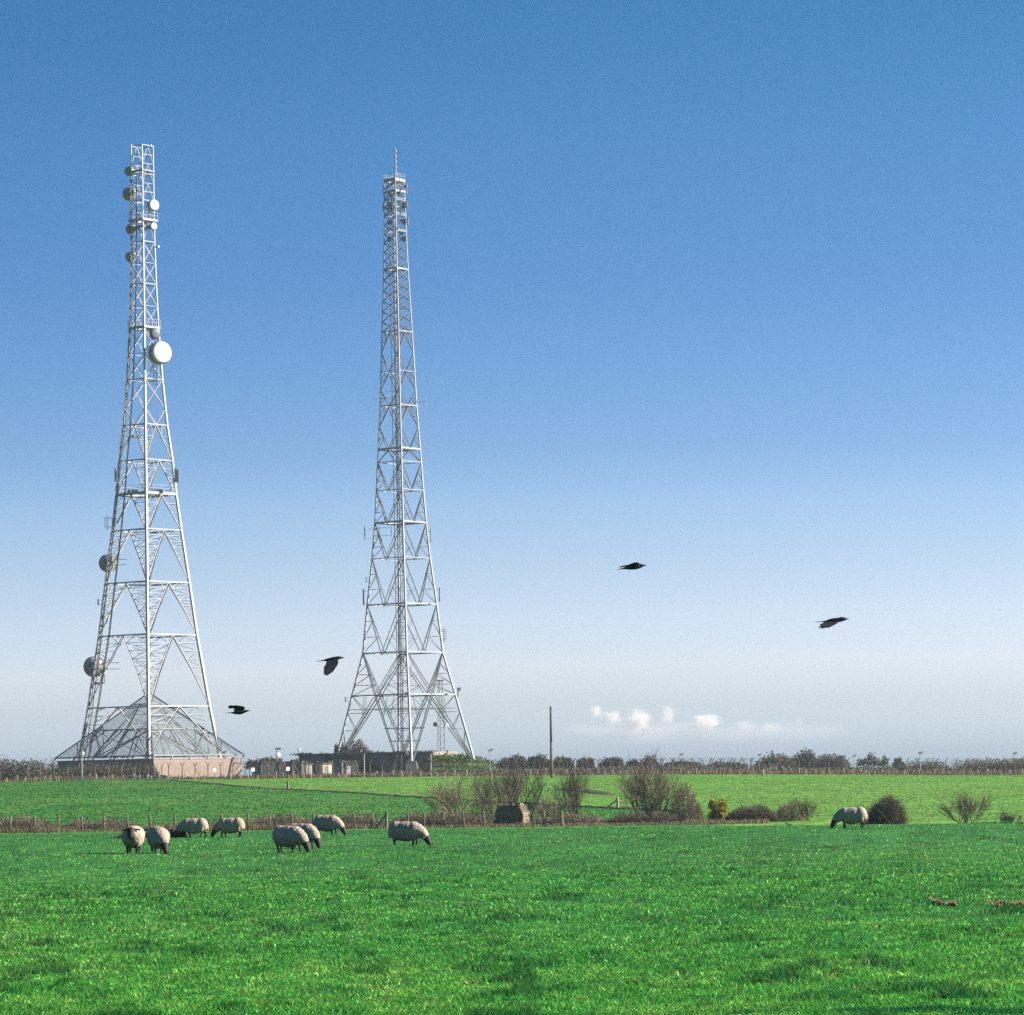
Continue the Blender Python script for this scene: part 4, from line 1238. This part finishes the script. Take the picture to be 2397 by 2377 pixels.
cam_pole(1778, 660, 1770, 'thin pole with small camera left of the round tree clump', 'dark', .04, hs=.8)
cam_pole(2000, 660, 1772, 'thin pole with camera between tree clump and windswept tree', 'dark', .04, hs=.8)
cam_pole(2155, 630, 1765, 'slim pole with camera above the brown scrub on the right', 'dark', .08, hs=.9)
cam_pole(2376, 660, 1766, 'slim pole with camera above the long right hedge', 'dark', .06)

# ------------------------------------------------------------------ huts and the ground station dish
def hut(name, u0, u1, v_top, Y, depth, wm, label, door=None, roof_over=.2):
    a, b = gp(u0, Y), gp(u1, Y)
    o = thing(name, label, 'hut', (a + b) / 2)
    ang = R(38) if wm != 'concrete_dark' else 0
    if ang: depth = min(depth, (b.x - a.x) * .55)
    mb = MB(); c, L_, zt_ = turned_box(mb, u0, u1, v_top, Y, depth, ang); mb.build('wall', M[wm], o)
    MB().box((c.x, c.y, zt_ + .12), (L_ + roof_over * 2, depth + roof_over * 2, .22), ang).build('roof', M['roof'], o)
    if door:
        f_ = ((door[0] + door[1]) / 2 - (u0 + u1) / 2) / (u1 - u0) * L_
        m_ = Matrix.Rotation(ang, 3, 'Z')
        dp = c + m_ @ Vector((f_, -depth / 2 - .03, 0))
        MB().box((dp.x, dp.y, a.z + 1.0), (max(.8, L_ * .22), .06, 2.0), ang).build('door', M['steel_dark'], o)
hut('hut', 712, 730, 1791, 618, 3, 'cream', 'small cream hut behind the crowded fence posts', (719, 724))
hut('hut', 746, 776, 1789, 620, 4, 'cream', 'small pale hut with a dark doorway behind the fence', (756, 761))
hut('cabinet', 808, 821, 1800, 616, 1.5, 'cream', 'low pale equipment cabinet left of the bunker', (812, 816), .08)
hut('shed', 590, 706, 1786, 634, 5, 'concrete_dark', 'long dark flat roofed shed behind the white notices', (640, 650))
hut('shed', 734, 800, 1784, 640, 5, 'concrete_dark', 'dark low shed between the pale hut and bunker', (785, 792))
db = gp(650, 680)
do = thing('satellite_dish', 'white round ground dish with a dark hood behind the shed', 'dish', db)
dc = P(651, 1768, 680)
MB().lathe(dc, (.35, -.93, .05), [(-.45, .12), (-.3, .35), (-.1, .48), (.1, .5), (.14, .4), (.16, .1)], 18).build('reflector', M['white'], do, True)
MB().tube(db, (dc.x - .3, 680.6, dc.z + .9), .16, .12, 6).build('mast', M['steel_dark'], do)
MB().box((dc.x - .05, 680.4, dc.z + 1.25), (1.1, .8, .36), R(8)).build('hood', M['steel_dark'], do)

# ------------------------------------------------------------------ pillbox in the dip
pc = gp(1203, 306)
po_ = thing('pillbox', 'old mossy concrete pillbox with a broken lit corner in front of bare shrubs', 'pillbox', pc)
kk = 306 / F
def ring_(u_list, v, dys): 
    return [Vector((P(u, v, 306).x, 306 + dy, P(u, v, 306).z)) for u, dy in zip(u_list, dys)]
gz = pc.z - .5
bot = [Vector((p.x, p.y, gz)) for p in ring_([1152, 1222, 1244, 1236, 1160], 1945, [0, -.6, 1.0, 3.2, 3.0])]
midr = ring_([1160, 1222, 1238, 1232, 1166], 1902, [.1, -.5, 1.0, 3.0, 2.8])
topr = ring_([1165, 1214, 1230, 1226, 1170], 1885, [.3, -.1, 1.0, 2.8, 2.6])
def prism(mb, *rings):
    n = len(rings[0]); vs = [p for r_ in rings for p in r_]
    fs = [tuple(range(n - 1, -1, -1)), tuple(range((len(rings) - 1) * n, len(rings) * n))]
    for k in range(len(rings) - 1):
        fs += [(k * n + i, k * n + (i + 1) % n, (k + 1) * n + (i + 1) % n, (k + 1) * n + i) for i in range(n)]
    return mb.raw(vs, fs)
def rough(mb, name, m, parent, cuts, amp):
    o = mb.build(name, m, parent)
    bm = bmesh.new(); bm.from_mesh(o.data)
    bmesh.ops.triangulate(bm, faces=bm.faces)
    bmesh.ops.subdivide_edges(bm, edges=bm.edges, cuts=cuts, use_grid_fill=True)
    for v in bm.verts:
        s = v.co * 3.1
        v.co += Vector((math.sin(s.x * 1.7 + s.z * 2.1) + random.gauss(0, .5), math.sin(s.y * 2 + s.z) + random.gauss(0, .5), math.sin(s.x * 1.3 + s.y) + random.gauss(0, .6))) * amp
    bm.to_mesh(o.data); bm.free()
    return o
rough(prism(MB(), bot, midr, topr), 'wall', M['pillbox'], po_, 6, .035)
lip = [Vector((p.x, p.y, p.z - .06)) for p in ring_([1219, 1224, 1240, 1236], 1904, [-.62, -.66, 1.05, 1.5])]
lipt = [p + Vector((0, 0, .12)) for p in lip]
rough(prism(MB(), lip, lipt), 'ledge', M['coping'], po_, 3, .015)
tb = ring_([1198, 1216, 1228, 1222, 1204], 1886, [-.1, -.1, .9, 2.0, 2.0]); tt = ring_([1203, 1217, 1225, 1220, 1208], 1880, [.2, 0, .9, 1.7, 1.6])
rough(prism(MB(), tb, tt), 'roof_rubble', M['rubble'], po_, 4, .05)
ca = ring_([1221.5, 1223, 1243.5, 1242], 1938, [-.66, -.68, .98, 1.0]); cb = ring_([1223.5, 1224.5, 1237.8, 1237], 1905, [-.60, -.62, .98, 1.0])
rough(prism(MB(), [p - Vector((0, .0, .4)) for p in ca], cb), 'corner_facing', M['rubble'], po_, 4, .02)

# ------------------------------------------------------------------ shrubs in the dip
SH = 'bare shrubs in the dip'
bare_shrub('bare_shrub', 1062, 312, 150, 118, 'wide spreading bare shrub left of the pillbox', stems=16, depth=3, kids=2, group=SH, seed=11, rad=.06)
bare_shrub('bare_shrub', 1150, 318, 110, 122, 'airy bare shrub just behind the left side of the pillbox', stems=12, depth=3, kids=2, group=SH, seed=12, rad=.05)
bare_shrub('bare_shrub', 1202, 322, 100, 138, 'dense brown bare shrub directly behind the pillbox', stems=16, depth=3, kids=2, group=SH, seed=13, rad=.05)
bare_shrub('bare_tree', 1232, 314, 96, 142, 'dark trunked bare tree leaning over the right of the pillbox', 'tree', stems=5, depth=3, kids=2, m='twig_dark', group=SH, seed=14, rad=.10, lean=(.15, 0, 0))
bare_shrub('bare_shrub', 1345, 314, 100, 142, 'upright bare shrub between the pillbox and the tallest shrub', stems=16, depth=3, kids=2, group=SH, seed=15, rad=.05)
bare_shrub('bare_shrub', 1300, 311, 90, 60, 'low straggly bare shrub right of the pillbox', stems=9, depth=3, kids=2, group=SH, seed=16, rad=.04)
bare_shrub('bare_shrub', 1525, 312, 150, 150, 'tallest many stemmed bare shrub in the middle right', stems=25, depth=3, kids=2, group=SH, seed=17, rad=.07)
bare_shrub('bare_shrub', 1490, 316, 80, 130, 'thin upright bare shrub at the left of the tallest one', stems=6, depth=3, kids=2, group=SH, seed=18, rad=.05)
bare_shrub('bare_shrub', 2272, 200, 132, 80, 'sparse fan shaped bare shrub near the right edge', stems=15, depth=3, kids=2, m='twig', group=SH, seed=19, rad=.03, fan=.7, rmin=.006)
bare_shrub('bare_shrub', 2365, 205, 52, 34, 'small sparse bare shrub at the right edge', stems=9, depth=3, kids=2, m='twig', group=SH, seed=20, rad=.02, rmin=.007)
bare_shrub('bare_shrub', 1890, 305, 50, 55, 'faint thin bare shrub left of the lone right sheep', stems=8, depth=3, kids=2, group=SH, seed=21, rad=.03)
thicket('dense_bush', 1572, 1640, 312, 88, 'dense rounded brown bush at the right of the tallest shrub', 'bush', 3000, 'twig', None, 3.0, True)
thicket('dense_bush', 2040, 2112, 205, 84, 'dense rounded dark bush behind the lone right sheep', 'bush', 4200, 'twig_dark', None, 1.8, True, .009)
thicket('dense_bush', 1988, 2045, 208, 52, 'low brown bush between lone sheep and rounded dark bush', 'bush', 900, 'twig', None, 1.5, True, .009)
thicket('dense_bush', 1822, 1882, 306, 54, 'small brown bush at the right end of the bramble', 'bush', 1300, 'twig', None, 2.0, True)
BR = 'bramble patches along the dip'
thicket('bramble', 1700, 1822, 305, 42, 'long low purple brown bramble right of the gorse', 'bramble', 3850, 'twig_dark', BR, 2.0)
thicket('bramble', 1420, 1600, 304, 28, 'low dark bramble at the foot of the tallest shrub', 'bramble', 3300, 'twig_dark', BR, 2.0)
thicket('bramble', -150, 132, 304, 36, 'brown bramble behind the fence at the left edge', 'bramble', 4950, 'twig', BR, 2.5)
thicket('bramble', 140, 330, 304, 26, 'thin brown bramble behind the fence left of the facing sheep', 'bramble', 2750, 'twig', BR, 2.0)
thicket('bramble', 575, 740, 304, 30, 'brown bramble behind the fence above the grazing pair', 'bramble', 3025, 'twig', BR, 2.0)
thicket('bramble', 745, 905, 304, 30, 'brown bramble behind the fence at the strainer post', 'bramble', 3025, 'twig', BR, 2.0)
thicket('bramble', 910, 1150, 304, 36, 'brown bramble at the foot of the left spreading shrub', 'bramble', 4400, 'twig', BR, 2.0)
thicket('bramble', 1250, 1420, 304, 26, 'brown bramble between pillbox and tallest shrub', 'bramble', 2750, 'twig', BR, 2.0)
thicket('dense_bush', 1100, 1182, 317, 66, 'hazy brown scrub at the left behind the pillbox', 'bush', 1300, 'twig', None, 3.0, True, .010)
thicket('dense_bush', 1232, 1312, 317, 60, 'hazy brown scrub at the right behind the pillbox', 'bush', 1300, 'twig', None, 3.0, True, .010)
gb = gp(1682, 304)
go = thing('gorse_bush', 'yellow flowering gorse bush beside the long bramble', 'bush', gb)
gk = 304 / F
cl = [((gb.x + random.uniform(-15, 15) * gk, 304 + random.uniform(-.5, .5), gb.z + .5 + random.uniform(0, 36) * gk), (11 * gk, 10 * gk, 10 * gk)) for _ in range(20)]
link('crown', leaf_mesh('crown', cl, 5200, .17, GORSE, M['leaf'], gb), go)
link('trunk', seg_mesh('trunk', [(*(gb - Vector((0, 0, .1))), *c, .03, .015) for c, r in cl], M['bark'], gb), go)

# fallen trunk behind the left sheep
la, lb = hit(262, 1955), hit(436, 1957)
la, lb = gp(262, 150), gp(440, 150)
lo_ = thing('fallen_log', 'dark fallen tree trunk lying behind the left sheep', 'log', (la + lb) / 2)
mb = MB()
pts, rr = [], []
for i in range(13):
    t = i / 12
    p = la.lerp(lb, t); p.z = tz(p.x, 150) + float(np.interp(t, [0, .45, .7, 1], [.03, .09, .15, .18]))
    p.y += .2 * math.sin(t * 5); pts.append(p); rr.append(float(np.interp(t, [0, .45, .7, 1], [.05, .11, .20, .24])))
mb.path(pts, rr, 10)
rough(mb, 'trunk', M['log'], lo_, 1, .03)
MB().path([pts[4], pts[4] + Vector((.3, -.3, .25)), pts[4] + Vector((.5, -.5, .3))], [.07, .05, .03], 6).build('branch_stub', M['log'], lo_)

# rubble heaps at the brick corner, bare soil scrapes in the near pasture
for u, lb in ((310, 'flat dark rubble heap at the field edge left of the bush foot'), (346, 'larger dark rubble heap under the brown corner bush'), (378, 'small dark rubble heap right of the corner bush')):
    b = gp(u, 601.5); o = thing('rubble_heap', lb, 'heap', b)
    mb = MB()
    for i in range(9):
        r_ = random.uniform(.35, .6)
        mb.box(b + Vector((random.uniform(-.9, .9), random.uniform(-.3, .3), r_ * .5 + random.uniform(0, .3))), (r_, r_, r_), random.uniform(0, 3))
    rough(mb, 'stones', M['concrete_dark'], o, 2, .04)
def soil(u0, u1, v, dv, label):
    a, b = hit(u0, v), hit(u1, v + dv)
    mid = a.lerp(b, .5)
    o = thing('soil_scrape', label, 'bare soil', mid)
    V, Fs = [], []
    n, m = 28, 7
    for i in range(n):
        p = a.lerp(b, i / (n - 1))
        e = math.sin(math.pi * min(1, max(0, i / (n - 1)))) ** .5
        for j in range(m):
            t = j / (m - 1) * 2 - 1
            x, y = p.x, p.y + t * .55 * (.4 + .6 * e) + random.uniform(-.05, .05)
            V.append((x, y, tz(x, y) - .025 + .075 * e * (1 - t * t) * random.uniform(.6, 1.3)))
    for i in range(n - 1):
        for j in range(m - 1): Fs.append((i * m + j, (i + 1) * m + j, (i + 1) * m + j + 1, i * m + j + 1))
    MB().raw(V, Fs).build('earth', M['soil'], o)
    q = []
    x = rng.uniform(a.x, b.x, 120)
    yy = np.interp(x, [a.x, b.x], [a.y, b.y]) + rng.uniform(-.4, .4, 120)
    Vb, Tb, cb_ = blades(x, yy, terr(x, yy) + .05, rng.uniform(.02, .05, 120), np.full(120, .015), np.full(120, 1.6), np.tile([.30, .22, .12], (120, 1)))
    tag(link('straw', np_mesh('straw', Vb - np.array(mid), Tb, M['dry'], cb_), o), kind='stuff')
soil(2314, 2420, 2121, 0, 'dark red brown soil scrape at the right edge of the pasture')
soil(2182, 2240, 2113, 8, 'small strawy soil scrape left of the larger one')

# ------------------------------------------------------------------ sheep
def blob_mesh(name, balls, voxel, smooth_it=4, disp=0.0, dscale=8):
    """balls: chains of (centre, radii) joined into one skin"""
    bm = bmesh.new()
    for c, r in balls:
        mt = Matrix.Translation(Vector(c)) @ Matrix.Diagonal((*r, 1))
        bmesh.ops.create_icosphere(bm, subdivisions=3, radius=1, matrix=mt)
    me = bpy.data.meshes.new(name); bm.to_mesh(me); bm.free()
    o = bpy.data.objects.new('tmp', me); C.objects.link(o)
    md = o.modifiers.new('r', 'REMESH'); md.mode = 'VOXEL'; md.voxel_size = voxel
    ms = o.modifiers.new('s', 'SMOOTH'); ms.iterations = smooth_it; ms.factor = .5
    dg = bpy.context.evaluated_depsgraph_get()
    out = bpy.data.meshes.new_from_object(o.evaluated_get(dg))
    bpy.data.objects.remove(o); bpy.data.meshes.remove(me)
    out.name = name
    if disp:
        n = len(out.vertices)
        co = np.empty(n * 3, np.float32); out.vertices.foreach_get('co', co); co = co.reshape(-1, 3)
        nn = np.empty(n * 3, np.float32); out.vertices.foreach_get('normal', nn); nn = nn.reshape(-1, 3)
        d = vnoise(co[:, 0] * dscale + co[:, 1] * 3, co[:, 2] * dscale + co[:, 1] * dscale * .7, 51) - .5
        d2 = vnoise(co[:, 0] * dscale * 2.3 + 9, co[:, 2] * dscale * 2.3 + co[:, 1] * 13, 52) - .5
        co = co + nn * (d * disp + d2 * disp * .6)[:, None]
        out.vertices.foreach_set('co', co.astype(np.float32).ravel()); out.update()
    out.polygons.foreach_set('use_smooth', [True] * len(out.polygons))
    return out
def chain(pts, n=8):
    out = []
    for (p, r), (q, s) in zip(pts[:-1], pts[1:]):
        L_ = (Vector(q) - Vector(p)).length
        k = max(3, int(L_ / (min(r, s) * .45)))
        for i in range(k + 1):
            t = i / k; rr = r + (s - r) * t
            out.append((tuple(Vector(p).lerp(Vector(q), t)), (rr, rr, rr)))
    return out
def make_sheep(pose, stride=0.0, seed=0, turn=0.0):
    """local frame: +x forwards, z up, feet at z = 0; a deep woolly trunk on short legs"""
    rnd = random.Random(seed)
    dark, wool = [], []
    wool += [((0, 0, .55), (.55, .31, .32)), ((-.32, 0, .58), (.28, .30, .30)), ((-.45, 0, .54), (.16, .22, .26)), ((.30, 0, .55), (.29, .29, .31)), ((.02, 0, .44), (.45, .27, .27))]
    st = stride
    for sgn, ph in ((1, 1), (-1, -1)):
        f = .33 + st * ph * .16; b_ = -.36 - st * ph * .16
        y = .125 * sgn
        dark += chain([((.33, y, .42), .075), ((.335 + (f - .33) * .5, y, .22), .042), ((f, y, .05), .032), ((f + .015, y, .015), .038)])
        dark += chain([((-.33, y, .48), .11), ((-.30 + (b_ + .36) * .2, y, .34), .065), ((b_ - .06, y, .21), .040), ((b_ - .01, y, .05), .031), ((b_ + .01, y, .015), .037)])
        wool += chain([((-.34, y * 1.05, .42), .14), ((-.35, y * 1.05, .30), .085)])
        wool += chain([((.33, y * 1.1, .40), .12), ((.33, y * 1.1, .30), .07)])
    ct, sn = math.cos(turn), math.sin(turn)
    def tw(p, px=.45):
        x, y, z = p; dx = x - px
        return (px + dx * ct - y * sn, dx * sn + y * ct, z)
    if pose == 'graze':
        nk = [((.40, 0, .56), .25), (tw((.58, 0, .47)), .20), (tw((.67, 0, .38)), .155)]
        hd = [(tw((.68, 0, .36)), .115), (tw((.755, 0, .28)), .118), (tw((.81, 0, .18)), .098), (tw((.85, 0, .10)), .074), (tw((.86, 0, .07)), .066)]
        ear, ed = tw((.735, 0, .335)), (-.05, .15, -.015)
    else:
        nk = [((.42, 0, .60), .22), (tw((.54, 0, .66)), .17), (tw((.60, 0, .69)), .13)]
        hd = [(tw((.60, 0, .73)), .115), (tw((.67, 0, .72)), .11), (tw((.74, 0, .63)), .085), (tw((.78, 0, .55)), .066)]
        ear, ed = tw((.62, 0, .78)), (-.02, .19, -.02)
    wool += chain(nk); dark += chain(nk[:1] + nk[1:]) if False else []
    dark += chain([((0, 0, .5), .2), ((.42, 0, .54), .15)] + [(p, r * .75) for p, r in nk[1:]]) + chain(hd)
    dark += chain([((-.4, 0, .5), .15), ((0, 0, .5), .2)])
    for sgn in (1, -1):
        e0 = Vector(ear); d = Vector((ed[0], ed[1] * sgn, ed[2])); d = Vector((d.x * ct - d.y * sn, d.x * sn + d.y * ct, d.z))
        dark += [(tuple(e0 + d * t), (.038, .034, .028)) for t in (.5, .7, .9, 1.1, 1.25)]
    body = blob_mesh('body', dark, .016, 3)
    body.materials.append(M['skin'])
    wool += chain([((-.56, 0, .55), .06), ((-.60, 0, .42), .045), ((-.60, 0, .32), .035)])
    flc = blob_mesh('fleece', wool, .020, 7, .012, 13)
    flc.materials.append(M['fleece'])
    return body, flc, Vector(ear), ed, (ct, sn)
def paint_fleece(me, mark, seed):
    n = len(me.vertices); co = np.empty(n * 3, np.float32); me.vertices.foreach_get('co', co); co = co.reshape(-1, 3)
    base = np.tile([.275, .228, .185], (n, 1))
    base *= (.85 + .3 * vnoise(co[:, 0] * 6 + seed, co[:, 2] * 6 + co[:, 1] * 5, 61))[:, None]
    low_tone = np.clip((.34 - co[:, 2]) * 3, 0, .5)[:, None]                  # browner and darker towards the underside
    base = base * (1 - low_tone) + np.array([.13, .10, .075]) * low_tone
    if mark:
        c, r = np.array(mark[0]), mark[1]
        d = np.linalg.norm((co - c) / np.array([1.3, 1, 1]), axis=1) / r
        k = np.clip(1.25 - d + .5 * (vnoise(co[:, 0] * 14, co[:, 1] * 14 + co[:, 2] * 9, 62) - .5), 0, .6)[:, None]
        base = base * (1 - k) + np.array([.45, .17, .09]) * k
    a = me.attributes.new('Col', 'FLOAT_COLOR', 'POINT')
    c4 = np.ones((n, 4), np.float32); c4[:, :3] = base
    a.data.foreach_set('color', c4.ravel())
def sheep(u, v, hpx, yaw, pose, label, stride=0, turn=0, mark=None, tags=False, seed=1, wide=1.0):
    body, flc, ear, ed, (ct, sn) = make_sheep(pose, stride, seed, turn)
    paint_fleece(flc, mark, seed)
    p = hit(u, v)
    s = hpx * p.y / F / (.90 if pose == 'graze' else .88)
    o = link('sheep', body, None, p - Vector((0, 0, .02)))
    o.rotation_euler = (0, 0, R(yaw)); o.scale = (s, s * wide, s)
    tag(o, label, 'sheep', 'flock of dark faced sheep')
    link('fleece', flc, o)
    if tags:
        for sgn in (1, -1):
            d = Vector((ed[0], ed[1] * sgn, ed[2])); d = Vector((d.x * ct - d.y * sn, d.x * sn + d.y * ct, d.z))
            link('ear_tag', MB().box(ear + d * .8 + Vector((0, 0, -.02)), (.045, .05, .04)).mesh('ear_tag', M['signw']), o)
    return o
sheep(312, 1998, 66, -90, 'stand', 'sheep standing head up and facing the camera, leftmost of the flock', seed=1, wide=1.14)
sheep(371, 1998, 66, -76, 'graze', 'grazing sheep facing the camera with a reddish mark on its back', mark=((-.1, 0, .83), .22), turn=.25, seed=2, wide=1.14)
sheep(455, 1961, 48, 174, 'graze', 'sheep grazing leftward with parted legs near the dark log', .8, seed=3)
sheep(541, 1960, 48, 171, 'graze', 'sheep grazing leftward with a stubby tail, second from the dark log', .4, mark=((-.62, 0, .5), .06), seed=4)
sheep(676, 1996, 66, -40, 'graze', 'large sheep grazing rightward in front of another sheep', .3, tags=True, seed=5)
sheep(707, 1987, 62, -38, 'graze', 'sheep half hidden behind the large grazing one', .2, tags=True, turn=-.2, seed=6)
sheep(765, 1956, 50, -24, 'graze', 'farthest sheep grazing rightward with a faint red back by the fence', .3, mark=((.15, 0, .82), .2), seed=7)
sheep(950, 1981, 61, -16, 'graze', 'sheep grazing rightward alone below the strainer post', .2, tags=True, mark=((.0, 0, .84), .14), seed=8)
sheep(1996, 1938, 51, 176, 'graze', 'lone sheep grazing leftward at far right by the rounded bush', .2, seed=9)

# ------------------------------------------------------------------ birds
def bird(u0, v0, sc_, st, wing, label, Y, far_shift=(0, 0), wing_out=.55):
    """body lofted along its profile, wings cut to their feather outline and spread to both sides"""
    def pt(x, y): return P(u0 + x / sc_, v0 + y / sc_, Y)
    c = pt((st[0][0] + st[-1][0]) / 2, (st[4][1] + st[4][2]) / 2)
    mb = MB(); n = 10; rings = []
    for i, (x, y0, y1) in enumerate(st):
        t_, b_ = pt(x, y0), pt(x, y1)
        mid = (t_ + b_) / 2; rz = max((t_ - b_).length / 2, .003)
        last = i >= len(st) - 2
        ry = rz * .9 if not last else max(rz * 3, .03)
        rings.append([mid + Vector((0, ry * math.sin(2 * math.pi * k / n), rz * math.cos(2 * math.pi * k / n))) for k in range(n)])
    prism(mb, *rings)
    mid_y = lambda x: float(np.interp(x, [s[0] for s in st][::-1], [(s[1] + s[2]) / 2 for s in st][::-1]))
    pxm = Y / F / sc_
    for sgn in (-1, 1):
        poly = []
        for (x, y) in wing:
            p = pt(x + (far_shift[0] if sgn > 0 else 0), y + (far_shift[1] if sgn > 0 else 0))
            dist = abs(y - mid_y(x)) * pxm
            back = max(0, (st[3][0] - x)) * pxm * .25
            p.y += sgn * (.015 + dist * wing_out + back * .5)
            poly.append(p)
        tris = tessellate_polygon([[Vector((p.x, 0, p.z)) for p in poly]])
        k = len(poly); th = Vector((0, .006, 0))
        vs = [p - th for p in poly] + [p + th for p in poly]
        fs = [tuple(t) for t in tris] + [tuple(k + i for i in reversed(t)) for t in tris] + [(i, (i + 1) % k, k + (i + 1) % k, k + i) for i in range(k)]
        mb.raw(vs, fs)
    me = mb.mesh('crow', M['feather'], c)
    o = link('crow', me, None, c)
    return tag(o, label, 'bird', 'crows flying rightward')
bird(1420, 1290, 16.1, [(1505, 540, 548), (1420, 520, 575), (1340, 490, 615), (1260, 490, 655), (1150, 475, 692), (1000, 490, 710), (850, 545, 712), (720, 595, 697), (600, 642, 690), (400, 708, 722)],
     [(1230, 470), (1215, 455), (1100, 445), (980, 465), (800, 540), (620, 565), (490, 612), (505, 628), (640, 592), (750, 582), (900, 610), (1150, 610)],
     'crow gliding with closed wings, highest of the four', 52, (0, 0), 1.2)
bird(1890, 1420, 16.1, [(1570, 468, 474), (1480, 440, 500), (1390, 405, 545), (1290, 395, 570), (1180, 420, 600), (1000, 435, 640), (850, 470, 640), (700, 525, 610), (600, 550, 585), (450, 565, 592), (290, 583, 600)],
     [(1200, 560), (1180, 600), (1050, 680), (850, 785), (800, 800), (750, 790), (540, 840), (590, 800), (440, 825), (530, 770), (410, 775), (530, 710), (480, 670), (600, 620), (640, 560), (900, 500)],
     'crow with swept ragged wing, farthest right of the four', 48)
bird(720, 1520, 16.1, [(1385, 316, 322), (1290, 290, 355), (1190, 265, 385), (1080, 275, 430), (950, 295, 470), (800, 335, 475), (700, 365, 465), (600, 400, 445), (480, 430, 460), (360, 438, 462)],
     [(1130, 400), (1160, 490), (1120, 590), (960, 820), (905, 880), (870, 880), (720, 990), (715, 965), (650, 995), (660, 950), (612, 940), (640, 880), (615, 875), (640, 800), (610, 760), (650, 740), (612, 720), (690, 580), (720, 480), (800, 420)],
     'crow with wings pressed down, beside the slender tower', 54)
bird(510, 1630, 19.32, [(1455, 643, 652), (1370, 630, 690), (1250, 615, 740), (1130, 640, 800), (980, 640, 835), (850, 660, 830), (740, 690, 815), (660, 710, 785), (560, 735, 770), (330, 763, 778)],
     [(1170, 620), (1230, 545), (1190, 490), (1080, 450), (820, 410), (780, 430), (560, 420), (510, 460), (480, 490), (500, 510), (480, 555), (740, 555), (760, 590), (720, 640), (760, 690), (1100, 660)],
     'crow with raised wings, lowest and nearest the dish tower', 62)

# ------------------------------------------------------------------ low clouds on the horizon
def cloud_mat(dens, seed, thr):
    m = bpy.data.materials.new('cloud_vapour'); m.use_nodes = True
    t = m.node_tree; t.nodes.clear()
    out = t.nodes.new('ShaderNodeOutputMaterial'); pv = t.nodes.new('ShaderNodeVolumePrincipled')
    pv.inputs['Color'].default_value = (.86, .83, .815, 1); pv.inputs['Anisotropy'].default_value = .2
    tcn = t.nodes.new('ShaderNodeTexCoord')
    ln = t.nodes.new('ShaderNodeVectorMath'); ln.operation = 'LENGTH'; t.links.new(tcn.outputs['Object'], ln.inputs[0])
    ad = t.nodes.new('ShaderNodeVectorMath'); ad.operation = 'ADD'; ad.inputs[1].default_value = (seed * 3.7, seed * 1.3, 0); t.links.new(tcn.outputs['Object'], ad.inputs[0])
    nz = t.nodes.new('ShaderNodeTexNoise'); nz.inputs['Scale'].default_value = 1.9; nz.inputs['Detail'].default_value = 4; nz.inputs['Roughness'].default_value = .55
    t.links.new(ad.outputs[0], nz.inputs['Vector'])
    def mth(op, a, b):
        n = t.nodes.new('ShaderNodeMath'); n.operation = op
        for i, x in enumerate((a, b)):
            if isinstance(x, (int, float)): n.inputs[i].default_value = x
            elif x is not None: t.links.new(x, n.inputs[i])
        return n.outputs[0]
    f = mth('SUBTRACT', mth('ADD', mth('MULTIPLY', nz.outputs[0], 1.6), mth('SUBTRACT', 1.0, ln.outputs['Value'])), thr)
    f = mth('MULTIPLY', mth('MAXIMUM', f, 0.0), dens)
    t.links.new(f, pv.inputs['Density']); t.links.new(pv.outputs[0], out.inputs['Volume'])
    return m
bmi = bmesh.new(); bmesh.ops.create_icosphere(bmi, subdivisions=3, radius=1.0)
CL = [(1394, 1667, 40, 36, .08, 'small bright cloud puff, leftmost above the tree line'), (1433, 1682, 58, 42, .075, 'lumpy pinkish cloud puff second from the left'),
      (1494, 1688, 82, 66, .09, 'largest brightest cloud puff in the low row'), (1563, 1674, 46, 50, .06, 'upright cloud puff right of the largest one'),
      (1652, 1690, 96, 42, .06, 'wide pinkish cloud puff with a trailing right edge'), (1745, 1698, 62, 24, .02, 'faint flat cloud wisp left of the dimmer pair'),
      (1808, 1702, 56, 26, .02, 'faint cloud wisp above the round tree clump'), (1870, 1688, 24, 20, .025, 'tiny faint cloud wisp farthest right of the row'),
      (1380, 1709, 130, 34, .008, 'dim spread cloud bank below the leftmost puff'),
      (1530, 1712, 330, 52, .003, 'broad pale cloud bank below the brightest puffs'), (1790, 1714, 400, 44, .002, 'long thin pale cloud bank trailing off to the right')]
for i, (u, v, w_, h_, dn, lb) in enumerate(CL):
    me = bpy.data.meshes.new('cloud'); bmi.to_mesh(me)
    me.materials.append(cloud_mat(dn * (1.3 if dn > .03 else 1), i + 2, 1.08 if dn > .03 else .95))
    p = P(u, v, 6000); kk = 6000 / F
    o = link('cloud', me, None, p); o.scale = (w_ * kk * .62, w_ * kk * .5, h_ * kk * .66)
    tag(o, lb, 'cloud', 'low clouds over the horizon')
bmi.free()

# ------------------------------------------------------------------ the air: a faint even winter haze over the whole place
def haze(density):
    m = bpy.data.materials.new('haze_air'); m.use_nodes = True
    t = m.node_tree; t.nodes.clear()
    out = t.nodes.new('ShaderNodeOutputMaterial'); pv = t.nodes.new('ShaderNodeVolumePrincipled')
    pv.inputs['Color'].default_value = (.80, .88, .97, 1); pv.inputs['Density'].default_value = density; pv.inputs['Anisotropy'].default_value = .3
    t.links.new(pv.outputs[0], out.inputs['Volume'])
    z0 = float(ZZ.min()) - 1
    o = MB().box((0, 1450, (z0 + 135) / 2), (2700, 3060, 135 - z0)).build('haze', m)
    o['kind'] = 'stuff'
haze(0.00007)
